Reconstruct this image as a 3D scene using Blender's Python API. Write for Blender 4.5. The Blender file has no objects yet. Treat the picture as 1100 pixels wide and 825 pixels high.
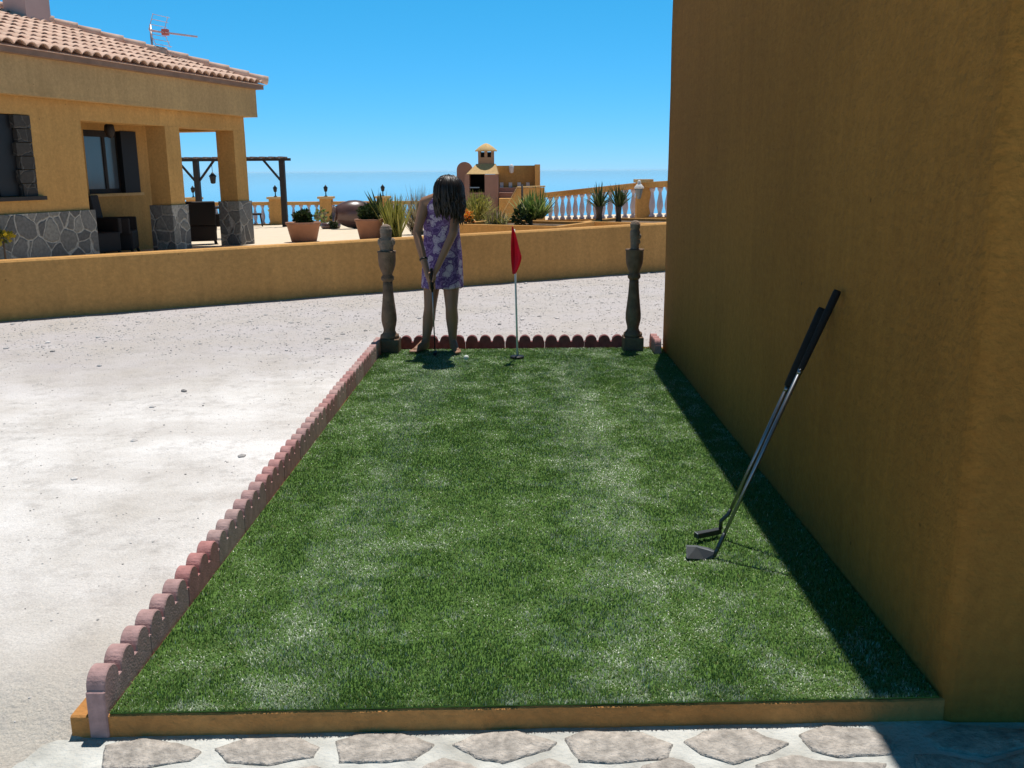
import bpy, bmesh, math, random
import numpy as np
from mathutils import Vector, Matrix, noise as mnoise

random.seed(7); rng = np.random.default_rng(7)
scene = bpy.context.scene
COL = scene.collection
PI = math.pi

# ------------------------------------------------------------------ camera
F, HY, H = 1000.0, 183.0, 1.6            # focal length in photo pixels, horizon row, eye height
ROLL, YAW = math.radians(.4), math.atan(11/1026.)
TH = math.atan((412.5-HY)/F)
FWD = Vector((-math.sin(YAW)*math.cos(TH), math.cos(YAW)*math.cos(TH), -math.sin(TH)))
_R0 = Vector((math.cos(YAW), math.sin(YAW), 0)); _U0 = _R0.cross(FWD)
RT = _R0*math.cos(ROLL) - _U0*math.sin(ROLL); UP = _U0*math.cos(ROLL) + _R0*math.sin(ROLL)
CAM = Vector((0, 0, H))
def ray(x, y): return (FWD*F + RT*(x-550) + UP*(412.5-y)).normalized()
def onplane(x, y, p0, n):
    d = ray(x, y); n = Vector(n); return CAM + d*((Vector(p0)-CAM).dot(n)/d.dot(n))
def atz(x, y, z): return onplane(x, y, (0, 0, z), (0, 0, 1))
def aty(x, y, Y): return onplane(x, y, (0, Y, 0), (0, 1, 0))
def atx(x, y, X): return onplane(x, y, (X, 0, 0), (1, 0, 0))
cd = bpy.data.cameras.new('camera'); co = bpy.data.objects.new('camera', cd); COL.objects.link(co)
cd.sensor_fit = 'HORIZONTAL'; cd.sensor_width = 36; cd.lens = 36*F/1100
cd.clip_start = .05; cd.clip_end = 60000
m = Matrix((RT, UP, -FWD)).transposed().to_4x4(); m.translation = CAM; co.matrix_world = m
scene.camera = co

# ------------------------------------------------------------------ materials
def mat(name, col, rough=.8, var=.12, vscale=3., bump=0., bscale=60., spec=.3, metal=0., col2=None, c2scale=1.2, detail=6, trans=0):
    m = bpy.data.materials.new(name); m.use_nodes = True
    nt = m.node_tree; b = nt.nodes['Principled BSDF']; L = nt.links
    tc = nt.nodes.new('ShaderNodeTexCoord')
    b.inputs['Roughness'].default_value = rough; b.inputs['Metallic'].default_value = metal
    b.inputs['Specular IOR Level'].default_value = spec
    nz = nt.nodes.new('ShaderNodeTexNoise'); nz.inputs['Scale'].default_value = vscale; nz.inputs['Detail'].default_value = detail
    L.new(tc.outputs['Object'], nz.inputs['Vector'])
    mr = nt.nodes.new('ShaderNodeMapRange'); mr.inputs[1].default_value = .25; mr.inputs[2].default_value = .75
    mr.inputs[3].default_value = 1-var; mr.inputs[4].default_value = 1+var
    L.new(nz.outputs['Fac'], mr.inputs[0])
    src = None
    if col2 is not None:
        n2 = nt.nodes.new('ShaderNodeTexNoise'); n2.inputs['Scale'].default_value = c2scale; n2.inputs['Detail'].default_value = 5
        L.new(tc.outputs['Object'], n2.inputs['Vector'])
        r2 = nt.nodes.new('ShaderNodeMapRange'); r2.inputs[1].default_value = .4; r2.inputs[2].default_value = .62
        L.new(n2.outputs['Fac'], r2.inputs[0])
        mx = nt.nodes.new('ShaderNodeMix'); mx.data_type = 'RGBA'
        mx.inputs[6].default_value = (*col, 1); mx.inputs[7].default_value = (*col2, 1)
        L.new(r2.outputs[0], mx.inputs[0]); src = mx.outputs[2]
    hs = nt.nodes.new('ShaderNodeHueSaturation'); hs.inputs['Color'].default_value = (*col, 1)
    if src: L.new(src, hs.inputs['Color'])
    L.new(mr.outputs[0], hs.inputs['Value']); L.new(hs.outputs[0], b.inputs['Base Color'])
    if bump:
        nb = nt.nodes.new('ShaderNodeTexNoise'); nb.inputs['Scale'].default_value = bscale; nb.inputs['Detail'].default_value = 4
        L.new(tc.outputs['Object'], nb.inputs['Vector'])
        bp = nt.nodes.new('ShaderNodeBump'); bp.inputs['Strength'].default_value = bump; bp.inputs['Distance'].default_value = .01
        L.new(nb.outputs['Fac'], bp.inputs['Height']); L.new(bp.outputs[0], b.inputs['Normal'])
    if trans:
        b.inputs['Transmission Weight'].default_value = 0
        td = nt.nodes.new('ShaderNodeBsdfTranslucent'); L.new(hs.outputs[0], td.inputs[0])
        ms = nt.nodes.new('ShaderNodeMixShader'); ms.inputs[0].default_value = trans
        L.new(b.outputs[0], ms.inputs[1]); L.new(td.outputs[0], ms.inputs[2])
        L.new(ms.outputs[0], nt.nodes['Material Output'].inputs[0])
    return m

def stucco_mat(name, col, col2, bump=.6):
    """rough rendered wall: broad trowel blotches, faint vertical streaks, coarse grain"""
    m = mat(name, col, .9, .14, 1.6, bump, 45, .15, col2=col2, c2scale=.8)
    nt = m.node_tree; L = nt.links; b = nt.nodes['Principled BSDF']
    tc = next(n for n in nt.nodes if n.type == 'TEX_COORD'); hs = next(n for n in nt.nodes if n.type == 'HUE_SAT')
    mp = nt.nodes.new('ShaderNodeMapping'); mp.inputs['Scale'].default_value = (9, 9, .7)
    L.new(tc.outputs['Object'], mp.inputs[0])
    nz = nt.nodes.new('ShaderNodeTexNoise'); nz.inputs['Scale'].default_value = 1; nz.inputs['Detail'].default_value = 5
    L.new(mp.outputs[0], nz.inputs['Vector'])
    mr = nt.nodes.new('ShaderNodeMapRange'); mr.inputs[1].default_value = .3; mr.inputs[2].default_value = .7
    mr.inputs[3].default_value = .93; mr.inputs[4].default_value = 1.06
    L.new(nz.outputs['Fac'], mr.inputs[0])
    mx = nt.nodes.new('ShaderNodeMix'); mx.data_type = 'RGBA'; mx.blend_type = 'MULTIPLY'; mx.inputs[0].default_value = 1
    L.new(hs.outputs[0], mx.inputs[6]); L.new(mr.outputs[0], mx.inputs[7])
    n3 = nt.nodes.new('ShaderNodeTexNoise'); n3.inputs['Scale'].default_value = 22; n3.inputs['Detail'].default_value = 8; n3.inputs['Roughness'].default_value = .7; L.new(tc.outputs['Object'], n3.inputs['Vector'])
    m3 = nt.nodes.new('ShaderNodeMapRange'); m3.inputs[1].default_value = .3; m3.inputs[2].default_value = .7; m3.inputs[3].default_value = .82; m3.inputs[4].default_value = 1.12; L.new(n3.outputs['Fac'], m3.inputs[0])
    x3 = nt.nodes.new('ShaderNodeMix'); x3.data_type = 'RGBA'; x3.blend_type = 'MULTIPLY'; x3.inputs[0].default_value = 1; L.new(mx.outputs[2], x3.inputs[6]); L.new(m3.outputs[0], x3.inputs[7])
    vp = nt.nodes.new('ShaderNodeTexVoronoi'); vp.inputs['Scale'].default_value = 5; L.new(tc.outputs['Object'], vp.inputs['Vector'])      # a few chips and pin holes
    mp3 = nt.nodes.new('ShaderNodeMapRange'); mp3.inputs[1].default_value = .03; mp3.inputs[2].default_value = .05; mp3.inputs[3].default_value = .55; mp3.inputs[4].default_value = 1; L.new(vp.outputs['Distance'], mp3.inputs[0])
    x4 = nt.nodes.new('ShaderNodeMix'); x4.data_type = 'RGBA'; x4.blend_type = 'MULTIPLY'; x4.inputs[0].default_value = 1; L.new(x3.outputs[2], x4.inputs[6]); L.new(mp3.outputs[0], x4.inputs[7])
    L.new(x4.outputs[2], b.inputs['Base Color'])
    mt_ = nt.nodes.new('ShaderNodeMapping'); mt_.inputs['Scale'].default_value = (3.5, 3.5, 16); mt_.inputs['Rotation'].default_value = (.12, 0, 0); L.new(tc.outputs['Object'], mt_.inputs[0])
    nt_ = nt.nodes.new('ShaderNodeTexNoise'); nt_.inputs['Scale'].default_value = 1; nt_.inputs['Detail'].default_value = 6; L.new(mt_.outputs[0], nt_.inputs['Vector'])
    ob = next(n for n in nt.nodes if n.type == 'BUMP'); b2 = nt.nodes.new('ShaderNodeBump'); b2.inputs['Strength'].default_value = .3 if bump > .8 else .12; b2.inputs['Distance'].default_value = .03
    L.new(nt_.outputs['Fac'], b2.inputs['Height']); L.new(ob.outputs[0], b2.inputs['Normal']); L.new(b2.outputs[0], b.inputs['Normal'])
    return m

def ground_mat():
    m = bpy.data.materials.new('pale_gravel'); m.use_nodes = True
    nt = m.node_tree; b = nt.nodes['Principled BSDF']; L = nt.links
    b.inputs['Roughness'].default_value = .95; b.inputs['Specular IOR Level'].default_value = .1
    tc = nt.nodes.new('ShaderNodeTexCoord')
    def N(s, d=6, r=.6):
        n = nt.nodes.new('ShaderNodeTexNoise'); n.inputs['Scale'].default_value = s; n.inputs['Detail'].default_value = d
        n.inputs['Roughness'].default_value = r; L.new(tc.outputs['Object'], n.inputs['Vector']); return n
    def MR(src, a, bb, c=0, d=1):
        r = nt.nodes.new('ShaderNodeMapRange'); r.inputs[1].default_value = a; r.inputs[2].default_value = bb
        r.inputs[3].default_value = c; r.inputs[4].default_value = d; L.new(src, r.inputs[0]); return r.outputs[0]
    def MIX(f, a, bb, mode='MIX'):
        x = nt.nodes.new('ShaderNodeMix'); x.data_type = 'RGBA'; x.blend_type = mode
        for i, v in ((0, f), (6, a), (7, bb)):
            if isinstance(v, (float, int)): x.inputs[i].default_value = v
            elif isinstance(v, tuple): x.inputs[i].default_value = (*v, 1)
            else: L.new(v, x.inputs[i])
        return x.outputs[2]
    sep = nt.nodes.new('ShaderNodeSeparateXYZ'); L.new(tc.outputs['Object'], sep.inputs[0])
    # chalky dust near, grey gravel spread in front of the terrace wall
    ad = nt.nodes.new('ShaderNodeMath'); ad.operation = 'ADD'
    warp = MR(N(.35, 4).outputs['Fac'], .2, .8, -2.4, 2.4); L.new(sep.outputs[1], ad.inputs[0]); L.new(warp, ad.inputs[1])
    far = MR(ad.outputs[0], 5.8, 8.4)
    nearf = MR(ad.outputs[0], 3.6, 2.2)
    c = MIX(far, (.82, .79, .775), (.54, .50, .50))
    c = MIX(nearf, c, (.52, .47, .40))
    c = MIX(MR(N(.9, 7, .65).outputs['Fac'], .42, .68, 0, .75), c, (.50, .455, .41))
    c = MIX(MR(N(7, 8, .7).outputs['Fac'], .50, .70, 0, .6), c, (.40, .37, .35))
    mp = nt.nodes.new('ShaderNodeMapping'); mp.inputs['Rotation'].default_value = (0, 0, -.53); mp.inputs['Scale'].default_value = (.35, 2.6, 1)
    L.new(tc.outputs['Object'], mp.inputs[0]); nd = N(1.0, 6, .6); L.new(mp.outputs[0], nd.inputs['Vector'])
    c = MIX(MR(nd.outputs['Fac'], .48, .70, 0, .5), c, (.50, .455, .42))
    vo = nt.nodes.new('ShaderNodeTexVoronoi'); vo.inputs['Scale'].default_value = 42; L.new(tc.outputs['Object'], vo.inputs['Vector'])
    sp = MR(vo.outputs['Distance'], .0, .35, 1, 0)
    spm = nt.nodes.new('ShaderNodeMath'); spm.operation = 'MULTIPLY'; L.new(sp, spm.inputs[0])
    L.new(MR(N(2.2, 5).outputs['Fac'], .45, .65, .05, .5), spm.inputs[1])
    c = MIX(spm.outputs[0], c, (.33, .30, .29))
    fine = MR(N(160, 3).outputs['Fac'], .3, .7, .82, 1.12)
    c = MIX(1.0, c, fine, 'MULTIPLY')
    L.new(c, b.inputs['Base Color'])
    bp = nt.nodes.new('ShaderNodeBump'); bp.inputs['Strength'].default_value = .7; bp.inputs['Distance'].default_value = .015
    a2 = nt.nodes.new('ShaderNodeMath'); a2.operation = 'ADD'
    L.new(N(70, 5).outputs['Fac'], a2.inputs[0]); L.new(N(9, 5).outputs['Fac'], a2.inputs[1])
    L.new(a2.outputs[0], bp.inputs['Height']); L.new(bp.outputs[0], b.inputs['Normal'])
    return m

def stone_clad_mat(name, stones, grout, scale):
    m = bpy.data.materials.new(name); m.use_nodes = True
    nt = m.node_tree; b = nt.nodes['Principled BSDF']; L = nt.links; b.inputs['Roughness'].default_value = .85
    tc = nt.nodes.new('ShaderNodeTexCoord')
    nz = nt.nodes.new('ShaderNodeTexNoise'); nz.inputs['Scale'].default_value = 3; L.new(tc.outputs['Object'], nz.inputs['Vector'])
    wv = nt.nodes.new('ShaderNodeMix'); wv.data_type = 'RGBA'; wv.inputs[0].default_value = .12
    L.new(tc.outputs['Object'], wv.inputs[6]); L.new(nz.outputs['Color'], wv.inputs[7])
    ve = nt.nodes.new('ShaderNodeTexVoronoi'); ve.feature = 'DISTANCE_TO_EDGE'; ve.inputs['Scale'].default_value = scale
    vc = nt.nodes.new('ShaderNodeTexVoronoi'); vc.inputs['Scale'].default_value = scale
    L.new(wv.outputs[2], ve.inputs['Vector']); L.new(wv.outputs[2], vc.inputs['Vector'])
    cr = nt.nodes.new('ShaderNodeValToRGB'); e = cr.color_ramp.elements
    e[0].color = (*stones[0], 1); e[1].color = (*stones[-1], 1)
    for i, s in enumerate(stones[1:-1]):
        x = e.new((i+1)/(len(stones)-1)); x.color = (*s, 1)
    sx = nt.nodes.new('ShaderNodeSeparateColor'); L.new(vc.outputs['Color'], sx.inputs[0]); L.new(sx.outputs[0], cr.inputs[0])
    ed = nt.nodes.new('ShaderNodeMapRange'); ed.inputs[1].default_value = .03; ed.inputs[2].default_value = .07
    L.new(ve.outputs['Distance'], ed.inputs[0])
    mx = nt.nodes.new('ShaderNodeMix'); mx.data_type = 'RGBA'; mx.inputs[6].default_value = (*grout, 1)
    L.new(ed.outputs[0], mx.inputs[0]); L.new(cr.outputs[0], mx.inputs[7])
    n2 = nt.nodes.new('ShaderNodeTexNoise'); n2.inputs['Scale'].default_value = 25; L.new(tc.outputs['Object'], n2.inputs['Vector'])
    mr = nt.nodes.new('ShaderNodeMapRange'); mr.inputs[1].default_value = .3; mr.inputs[2].default_value = .7; mr.inputs[3].default_value = .75; mr.inputs[4].default_value = 1.2
    L.new(n2.outputs['Fac'], mr.inputs[0])
    m2 = nt.nodes.new('ShaderNodeMix'); m2.data_type = 'RGBA'; m2.blend_type = 'MULTIPLY'; m2.inputs[0].default_value = 1
    L.new(mx.outputs[2], m2.inputs[6]); L.new(mr.outputs[0], m2.inputs[7]); L.new(m2.outputs[2], b.inputs['Base Color'])
    bp = nt.nodes.new('ShaderNodeBump'); bp.inputs['Strength'].default_value = .8; bp.inputs['Distance'].default_value = .03
    L.new(ed.outputs[0], bp.inputs['Height']); L.new(bp.outputs[0], b.inputs['Normal'])
    return m

def attr_mat(name, rough=.5, spec=.4, trans=0., bump=0, gain=1.):
    """colour read per face corner from the mesh's own leaf/blade colours"""
    m = bpy.data.materials.new(name); m.use_nodes = True
    nt = m.node_tree; b = nt.nodes['Principled BSDF']; L = nt.links
    at = nt.nodes.new('ShaderNodeAttribute'); at.attribute_name = 'tint'
    L.new(at.outputs['Color'], b.inputs['Base Color']); b.inputs['Roughness'].default_value = rough
    b.inputs['Specular IOR Level'].default_value = spec
    if trans:
        td = nt.nodes.new('ShaderNodeBsdfTranslucent'); L.new(at.outputs['Color'], td.inputs[0])
        ms = nt.nodes.new('ShaderNodeMixShader'); ms.inputs[0].default_value = trans
        L.new(b.outputs[0], ms.inputs[1]); L.new(td.outputs[0], ms.inputs[2]); L.new(ms.outputs[0], nt.nodes['Material Output'].inputs[0])
    return m

def floral_mat():
    m = bpy.data.materials.new('purple_floral_cotton'); m.use_nodes = True
    nt = m.node_tree; b = nt.nodes['Principled BSDF']; L = nt.links; b.inputs['Roughness'].default_value = .85; b.inputs['Specular IOR Level'].default_value = .1
    tc = nt.nodes.new('ShaderNodeTexCoord')
    nz = nt.nodes.new('ShaderNodeTexNoise'); nz.inputs['Scale'].default_value = 30; nz.inputs['Detail'].default_value = 3; L.new(tc.outputs['Object'], nz.inputs['Vector'])
    wv = nt.nodes.new('ShaderNodeMix'); wv.data_type = 'RGBA'; wv.inputs[0].default_value = .06
    L.new(tc.outputs['Object'], wv.inputs[6]); L.new(nz.outputs['Color'], wv.inputs[7])
    v = nt.nodes.new('ShaderNodeTexVoronoi'); v.inputs['Scale'].default_value = 15; L.new(wv.outputs[2], v.inputs['Vector'])
    r = nt.nodes.new('ShaderNodeValToRGB'); r.color_ramp.interpolation = 'CONSTANT'; e = r.color_ramp.elements
    e[0].position = 0; e[0].color = (.19, .105, .27, 1)
    e[1].position = .09; e[1].color = (.58, .47, .58, 1)
    for p, c in ((.33, (.33, .22, .43)), (.38, (.54, .44, .55)), (.47, (.15, .08, .23)), (.62, (.28, .18, .37)), (.72, (.12, .065, .2))):
        x = e.new(p); x.color = (*c, 1)
    L.new(v.outputs['Distance'], r.inputs[0]); L.new(r.outputs[0], b.inputs['Base Color'])
    return m

M = {}
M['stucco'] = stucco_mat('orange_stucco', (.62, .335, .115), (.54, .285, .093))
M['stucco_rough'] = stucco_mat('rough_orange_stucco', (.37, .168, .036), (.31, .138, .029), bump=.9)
M['stucco_house'] = stucco_mat('house_stucco', (.56, .325, .115), (.50, .285, .10), bump=.3)
M['fascia'] = stucco_mat('fascia_stucco', (.52, .345, .165), (.47, .31, .15), bump=.3)
M['slab'] = stucco_mat('painted_slab', (.56, .27, .09), (.40, .18, .055), bump=.85)
M['floor'] = mat('terrace_tiles', (.74, .60, .44), .8, .06, 3, .1, 60)
M['gravel'] = ground_mat()
M['mortar'] = mat('white_mortar', (.62, .62, .585), .9, .18, 12, .9, 70, .1, col2=(.48, .47, .43), c2scale=4)
M['stone'] = mat('paving_stone', (.50, .45, .40), .92, .34, 45, 1., 110, .15, col2=(.38, .345, .31), c2scale=14)
M['clad'] = stone_clad_mat('stone_cladding', [(.085, .085, .088), (.15, .15, .15), (.23, .225, .21), (.115, .115, .115)], (.34, .33, .31), 4.4)
M['jamb'] = stone_clad_mat('shaded_stone_jamb', [(.02, .018, .017), (.045, .04, .036), (.03, .026, .024), (.06, .055, .05)], (.08, .075, .07), 6)  # darkened copy of the cladding: shade at the window put into the colour
M['tile'] = mat('clay_tile', (.72, .50, .385), .85, .2, 6, .3, 40, .2, col2=(.60, .39, .29), c2scale=5)
M['eave'] = mat('eave_board', (.24, .15, .11), .8, .2, 5)
M['dark'] = mat('dark_wood', (.028, .022, .020), .6, .25, 12)
M['black'] = mat('black_iron', (.012, .013, .016), .5, .1, 10)
M['wicker'] = mat('dark_wicker', (.025, .02, .02), .7, .3, 60, .8, 120)
M['glassd'] = mat('window_glass', (.10, .13, .16), .12, .1, 2, spec=.7)
M['terracotta'] = mat('terracotta', (.30, .145, .09), .8, .15, 6, .2, 50)
M['jar'] = mat('glazed_jar', (.11, .06, .055), .3, .25, 5, .1, 20, .5)
M['white'] = mat('white_paint', (.72, .72, .72), .6, .06, 8)
M['bal'] = mat('pale_baluster', (.47, .44, .52), .8, .08, 8)
M['post'] = mat('weathered_cast_stone', (.235, .155, .105), .9, .22, 14, .8, 70, .15, col2=(.165, .108, .075), c2scale=9)
M['finial'] = mat('weathered_pale_cast_stone', (.29, .215, .165), .9, .22, 18, .9, 70, .15, col2=(.21, .155, .12), c2scale=12)
M['skin'] = mat('skin', (.34, .175, .105), .55, .05, 8, .05, 120, .35)
M['hair'] = mat('dark_hair', (.017, .010, .0075), .45, .4, 60, spec=.4)
M['dress'] = floral_mat()
M['eye'] = mat('eye', (.55, .55, .55), .2, .02, 8)
M['lip'] = mat('lip', (.34, .12, .10), .5, .02, 8)
M['steel'] = mat('brushed_steel', (.22, .235, .26), .34, .05, 30, metal=1)
M['gun'] = mat('gunmetal', (.085, .095, .105), .45, .1, 30, metal=.9)
M['grip'] = mat('black_rubber', (.011, .011, .012), .75, .1, 60, .4, 160)
M['red'] = mat('red_nylon', (.72, .03, .07), .6, .08, 12, trans=.5)
M['ball'] = mat('golf_ball', (.80, .82, .76), .3, .02, 5, .6, 260)
M['purple'] = mat('lilac_render', (.31, .175, .14), .9, .1, 4, .3, 50)
M['soot'] = mat('soot', (.012, .011, .011), .95, .2, 8)
M['tan'] = stucco_mat('tan_render', (.70, .47, .22), (.62, .40, .18), .3)
M['leaf'] = attr_mat('leaf', .55, .35, .25)
M['turf'] = attr_mat('turf_blades', .36, .6, .2)
M['matting'] = mat('turf_backing', (.075, .15, .026), .9, .3, 30)
M['soil'] = mat('dry_soil', (.16, .11, .075), .95, .3, 9, .8, 40)
M['sea'] = mat('sea_water', (.10, .26, .38), .06, .05, .01, 0, .4, .6)
M['hill'] = mat('dry_hillside', (.30, .24, .17), .95, .25, .15, .5, .6)
M['pebble'] = attr_mat('pebble', .9, .15)
M['alum'] = mat('aluminium_tube', (.50, .48, .50), .45, .05, 10, metal=.8)
M['antred'] = mat('antenna_plastic', (.55, .16, .13), .5, .05, 10)
M['antpink'] = mat('antenna_grid', (.66, .52, .54), .5, .05, 10)
M['chim'] = mat('chimney_render', (.56, .40, .36), .9, .08, 3, .3, 40)
M['chim2'] = mat('brown_render', (.38, .23, .14), .9, .1, 4, .3, 50)
EDGE = {'pale': mat('sunlit_pink_concrete', (.52, .33, .305), .9, .24, 26, .3, 130, .15),  # lighter copy for far blocks, sun glare on their tops painted in
        'mauve': mat('mauve_concrete', (.44, .275, .26), .9, .24, 26, .3, 130, .15),
        'rose': mat('rose_concrete', (.47, .25, .235), .9, .24, 26, .3, 130, .15),
        'red': mat('red_concrete', (.47, .22, .205), .9, .24, 26, .3, 130, .15),
        'maroon': mat('shaded_red_concrete', (.21, .08, .08), .9, .24, 26, .3, 130, .15),  # darker copy of the red, with the back row's shade painted in
        'grey': mat('grey_concrete', (.44, .30, .28), .9, .24, 26, .3, 130, .15)}

# ------------------------------------------------------------------ mesh helpers
ORG = {}
class MB:
    """collects shapes in world coordinates, then links them as ONE mesh object"""
    def __init__(s): s.v = []; s.f = []; s.c = None; s.smooth = []
    def add(s, vs, fs, smooth=False):
        o = len(s.v); s.v += [tuple(p) for p in vs]; s.f += [tuple(i+o for i in q) for q in fs]; s.smooth += [smooth]*len(fs); return s
    def box(s, lo, hi):
        x0, y0, z0 = lo; x1, y1, z1 = hi
        return s.hexa([(x0,y0,z0),(x1,y0,z0),(x1,y1,z0),(x0,y1,z0)], [(x0,y0,z1),(x1,y0,z1),(x1,y1,z1),(x0,y1,z1)])
    def hexa(s, b, t):
        n = len(b)
        fs = [tuple(reversed(range(n))), tuple(range(n, 2*n))] + [(i, (i+1) % n, n+(i+1) % n, n+i) for i in range(n)]
        return s.add(list(b)+list(t), fs)
    def prism(s, pts, d):
        d = Vector(d); return s.hexa([Vector(p) for p in pts], [Vector(p)+d for p in pts])
    def bar(s, a, b, w, h, up=(0, 0, 1)):
        a, b = Vector(a), Vector(b); d = (b-a).normalized(); u = Vector(up)
        r = d.cross(u)
        if r.length < 1e-4: r = d.cross(Vector((0, 1, 0)))
        r.normalize(); u = r.cross(d)
        q = [(-w/2, -h/2), (w/2, -h/2), (w/2, h/2), (-w/2, h/2)]
        return s.hexa([a+r*i+u*j for i, j in q], [b+r*i+u*j for i, j in q])
    def tube(s, pts, rad, n=10, flat=None):
        pts = [Vector(p) for p in pts]; rad = rad if isinstance(rad, (list, tuple)) else [rad]*len(pts)
        vs = []; fs = []; ref = None
        for i, p in enumerate(pts):
            d = (pts[min(i+1, len(pts)-1)]-pts[max(i-1, 0)]).normalized()
            if ref is None: ref = d.orthogonal().normalized()
            ref = (ref - d*ref.dot(d)).normalized(); b = d.cross(ref)
            for k in range(n):
                a = 2*PI*k/n; vs.append(p + (ref*math.cos(a)+b*math.sin(a))*rad[i])
        for i in range(len(pts)-1):
            for k in range(n): fs.append((i*n+k, i*n+(k+1) % n, (i+1)*n+(k+1) % n, (i+1)*n+k))
        fs += [tuple(reversed(range(n))), tuple(range((len(pts)-1)*n, len(pts)*n))]
        return s.add(vs, fs, True)
    def lathe(s, c, prof, n=24, axis=None):
        c = Vector(c); ax = Vector(axis).normalized() if axis else Vector((0, 0, 1))
        u = ax.orthogonal().normalized() if axis else Vector((1, 0, 0)); w = ax.cross(u)
        vs = []; fs = []
        for r, z in prof:
            for k in range(n):
                a = 2*PI*k/n; vs.append(c + ax*z + (u*math.cos(a)+w*math.sin(a))*max(r, 1e-4))
        for i in range(len(prof)-1):
            for k in range(n): fs.append((i*n+k, i*n+(k+1) % n, (i+1)*n+(k+1) % n, (i+1)*n+k))
        fs += [tuple(reversed(range(n))), tuple(range((len(prof)-1)*n, len(prof)*n))]
        return s.add(vs, fs, True)
    def ell(s, c, r, nu=16, nv=10, rot=None):
        c = Vector(c); vs = []; fs = []
        for i in range(nv+1):
            t = PI*(i+.0)/nv
            for k in range(nu):
                a = 2*PI*k/nu
                p = Vector((r[0]*max(math.sin(t), 1e-3)*math.cos(a), r[1]*max(math.sin(t), 1e-3)*math.sin(a), -r[2]*math.cos(t)))
                if rot: p = rot @ p
                vs.append(c+p)
        for i in range(nv):
            for k in range(nu): fs.append((i*nu+k, i*nu+(k+1) % nu, (i+1)*nu+(k+1) % nu, (i+1)*nu+k))
        fs += [tuple(reversed(range(nu))), tuple(range(nv*nu, (nv+1)*nu))]
        return s.add(vs, fs, True)
    def build(s, name, material, parent=None, bevel=0, solid=0, sub=0, colors=None):
        org = ORG.get(parent.name, Vector((0, 0, 0))) if parent else Vector((0, 0, 0))
        me = bpy.data.meshes.new(name)
        me.from_pydata([Vector(p)-org for p in s.v], [], s.f)
        me.polygons.foreach_set('use_smooth', s.smooth)
        if colors is not None:
            at = me.color_attributes.new('tint', 'FLOAT_COLOR', 'POINT'); at.data.foreach_set('color', np.asarray(colors, 'f').ravel())
        me.materials.append(material); me.update()
        o = bpy.data.objects.new(name, me); COL.objects.link(o)
        if parent: o.parent = parent; ORG[o.name] = org
        else: ORG[o.name] = org
        if solid: k = o.modifiers.new('solid', 'SOLIDIFY'); k.thickness = solid; k.offset = 0
        if bevel: k = o.modifiers.new('bevel', 'BEVEL'); k.width = bevel; k.segments = 2; k.limit_method = 'ANGLE'; k.angle_limit = math.radians(40)
        if sub: k = o.modifiers.new('sub', 'SUBSURF'); k.levels = sub; k.render_levels = sub
        return o

def tag(o, label, cat, group=None):
    o['label'] = label; o['category'] = cat
    if group: o['group'] = group
    return o
def thing(name, label, cat, loc, group=None):
    o = bpy.data.objects.new(name, None); COL.objects.link(o); o.location = loc; o.empty_display_size = .1
    ORG[o.name] = Vector(loc); return tag(o, label, cat, group)
def struct(o, kind='structure'): o['kind'] = kind; return o
def copy_tree(o, parent=None):
    c = o.copy(); COL.objects.link(c)
    if parent: c.parent = parent
    ORG[c.name] = ORG.get(o.name, Vector((0, 0, 0)))
    for ch in list(o.children): copy_tree(ch, c)
    return c
def sm(a, b, x):
    t = min(1, max(0, (x-a)/(b-a))); return t*t*(3-2*t)
def fbm(x, y, s, o=0): return mnoise.fractal(Vector((x*s+o, y*s-o, o*.37)), .9, 2.1, 5)

# ------------------------------------------------------------------ terrain
def gz(x, y):
    base = .078*sm(2.28, 2.62, y)*(1-sm(-1.30, -1.2, x)*(1-sm(8.1, 8.4, y))*(1 if x < 7 else 0))
    if x > -1.2 and 2.2 < y < 8.12: return -.02
    if y < 2.42 and x > -1.36-.25*max(0, 2.4-y): base = -.02
    return base + .012*fbm(x, y, .8)*sm(2.3, 3.2, y) + .004*fbm(x, y, 5, 3)*sm(2.1, 2.6, y)
def grid(xs, ys, zf):
    b = MB(); nx = len(xs)
    b.add([(x, y, zf(x, y)) for y in ys for x in xs],
          [(j*nx+i, j*nx+i+1, (j+1)*nx+i+1, (j+1)*nx+i) for j in range(len(ys)-1) for i in range(nx-1)], True)
    return b
xs = sorted(set([-60, -40, -25, -16, -12] + [round(-10+.12*i, 3) for i in range(72)] + [round(-1.4+.05*i, 3) for i in range(8)] + [-1.0+.25*i for i in range(16)] + [4, 8, 14, 25, 40, 60]))
ys = sorted(set([-30, -12, -5, -2] + [round(-1+.07*i, 3) for i in range(60)] + [round(3.2+.12*i, 3) for i in range(110)] + [18, 24]))
struct(grid(xs, ys, lambda x, y: gz(x, y) if y < 16.3 else -.4).build('ground', M['gravel']))

def flz(x, y): return .2 + .02*(x+5.38) - .0267*(y-18.75)
def fl(x, y): return onplane(x, y, (-5.38, 18.75, .2), (-.02, .0267, 1))
TW0, TW1 = Vector((-5.523, 9.709, 0)), Vector((2.188, 14.336, 0))       # foot of the terrace wall, camera side
twd = (TW1-TW0).normalized(); twn = Vector((-twd.y, twd.x, 0))
def tw(s, o=0): return TW0 + twd*s + twn*o
TWL = (TW1-TW0).length
a, b_ = tw(-14, .1), tw(16, .1)
fpts = [a, b_, Vector((24, 46, 0)), Vector((-40, 46, 0))]
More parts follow.
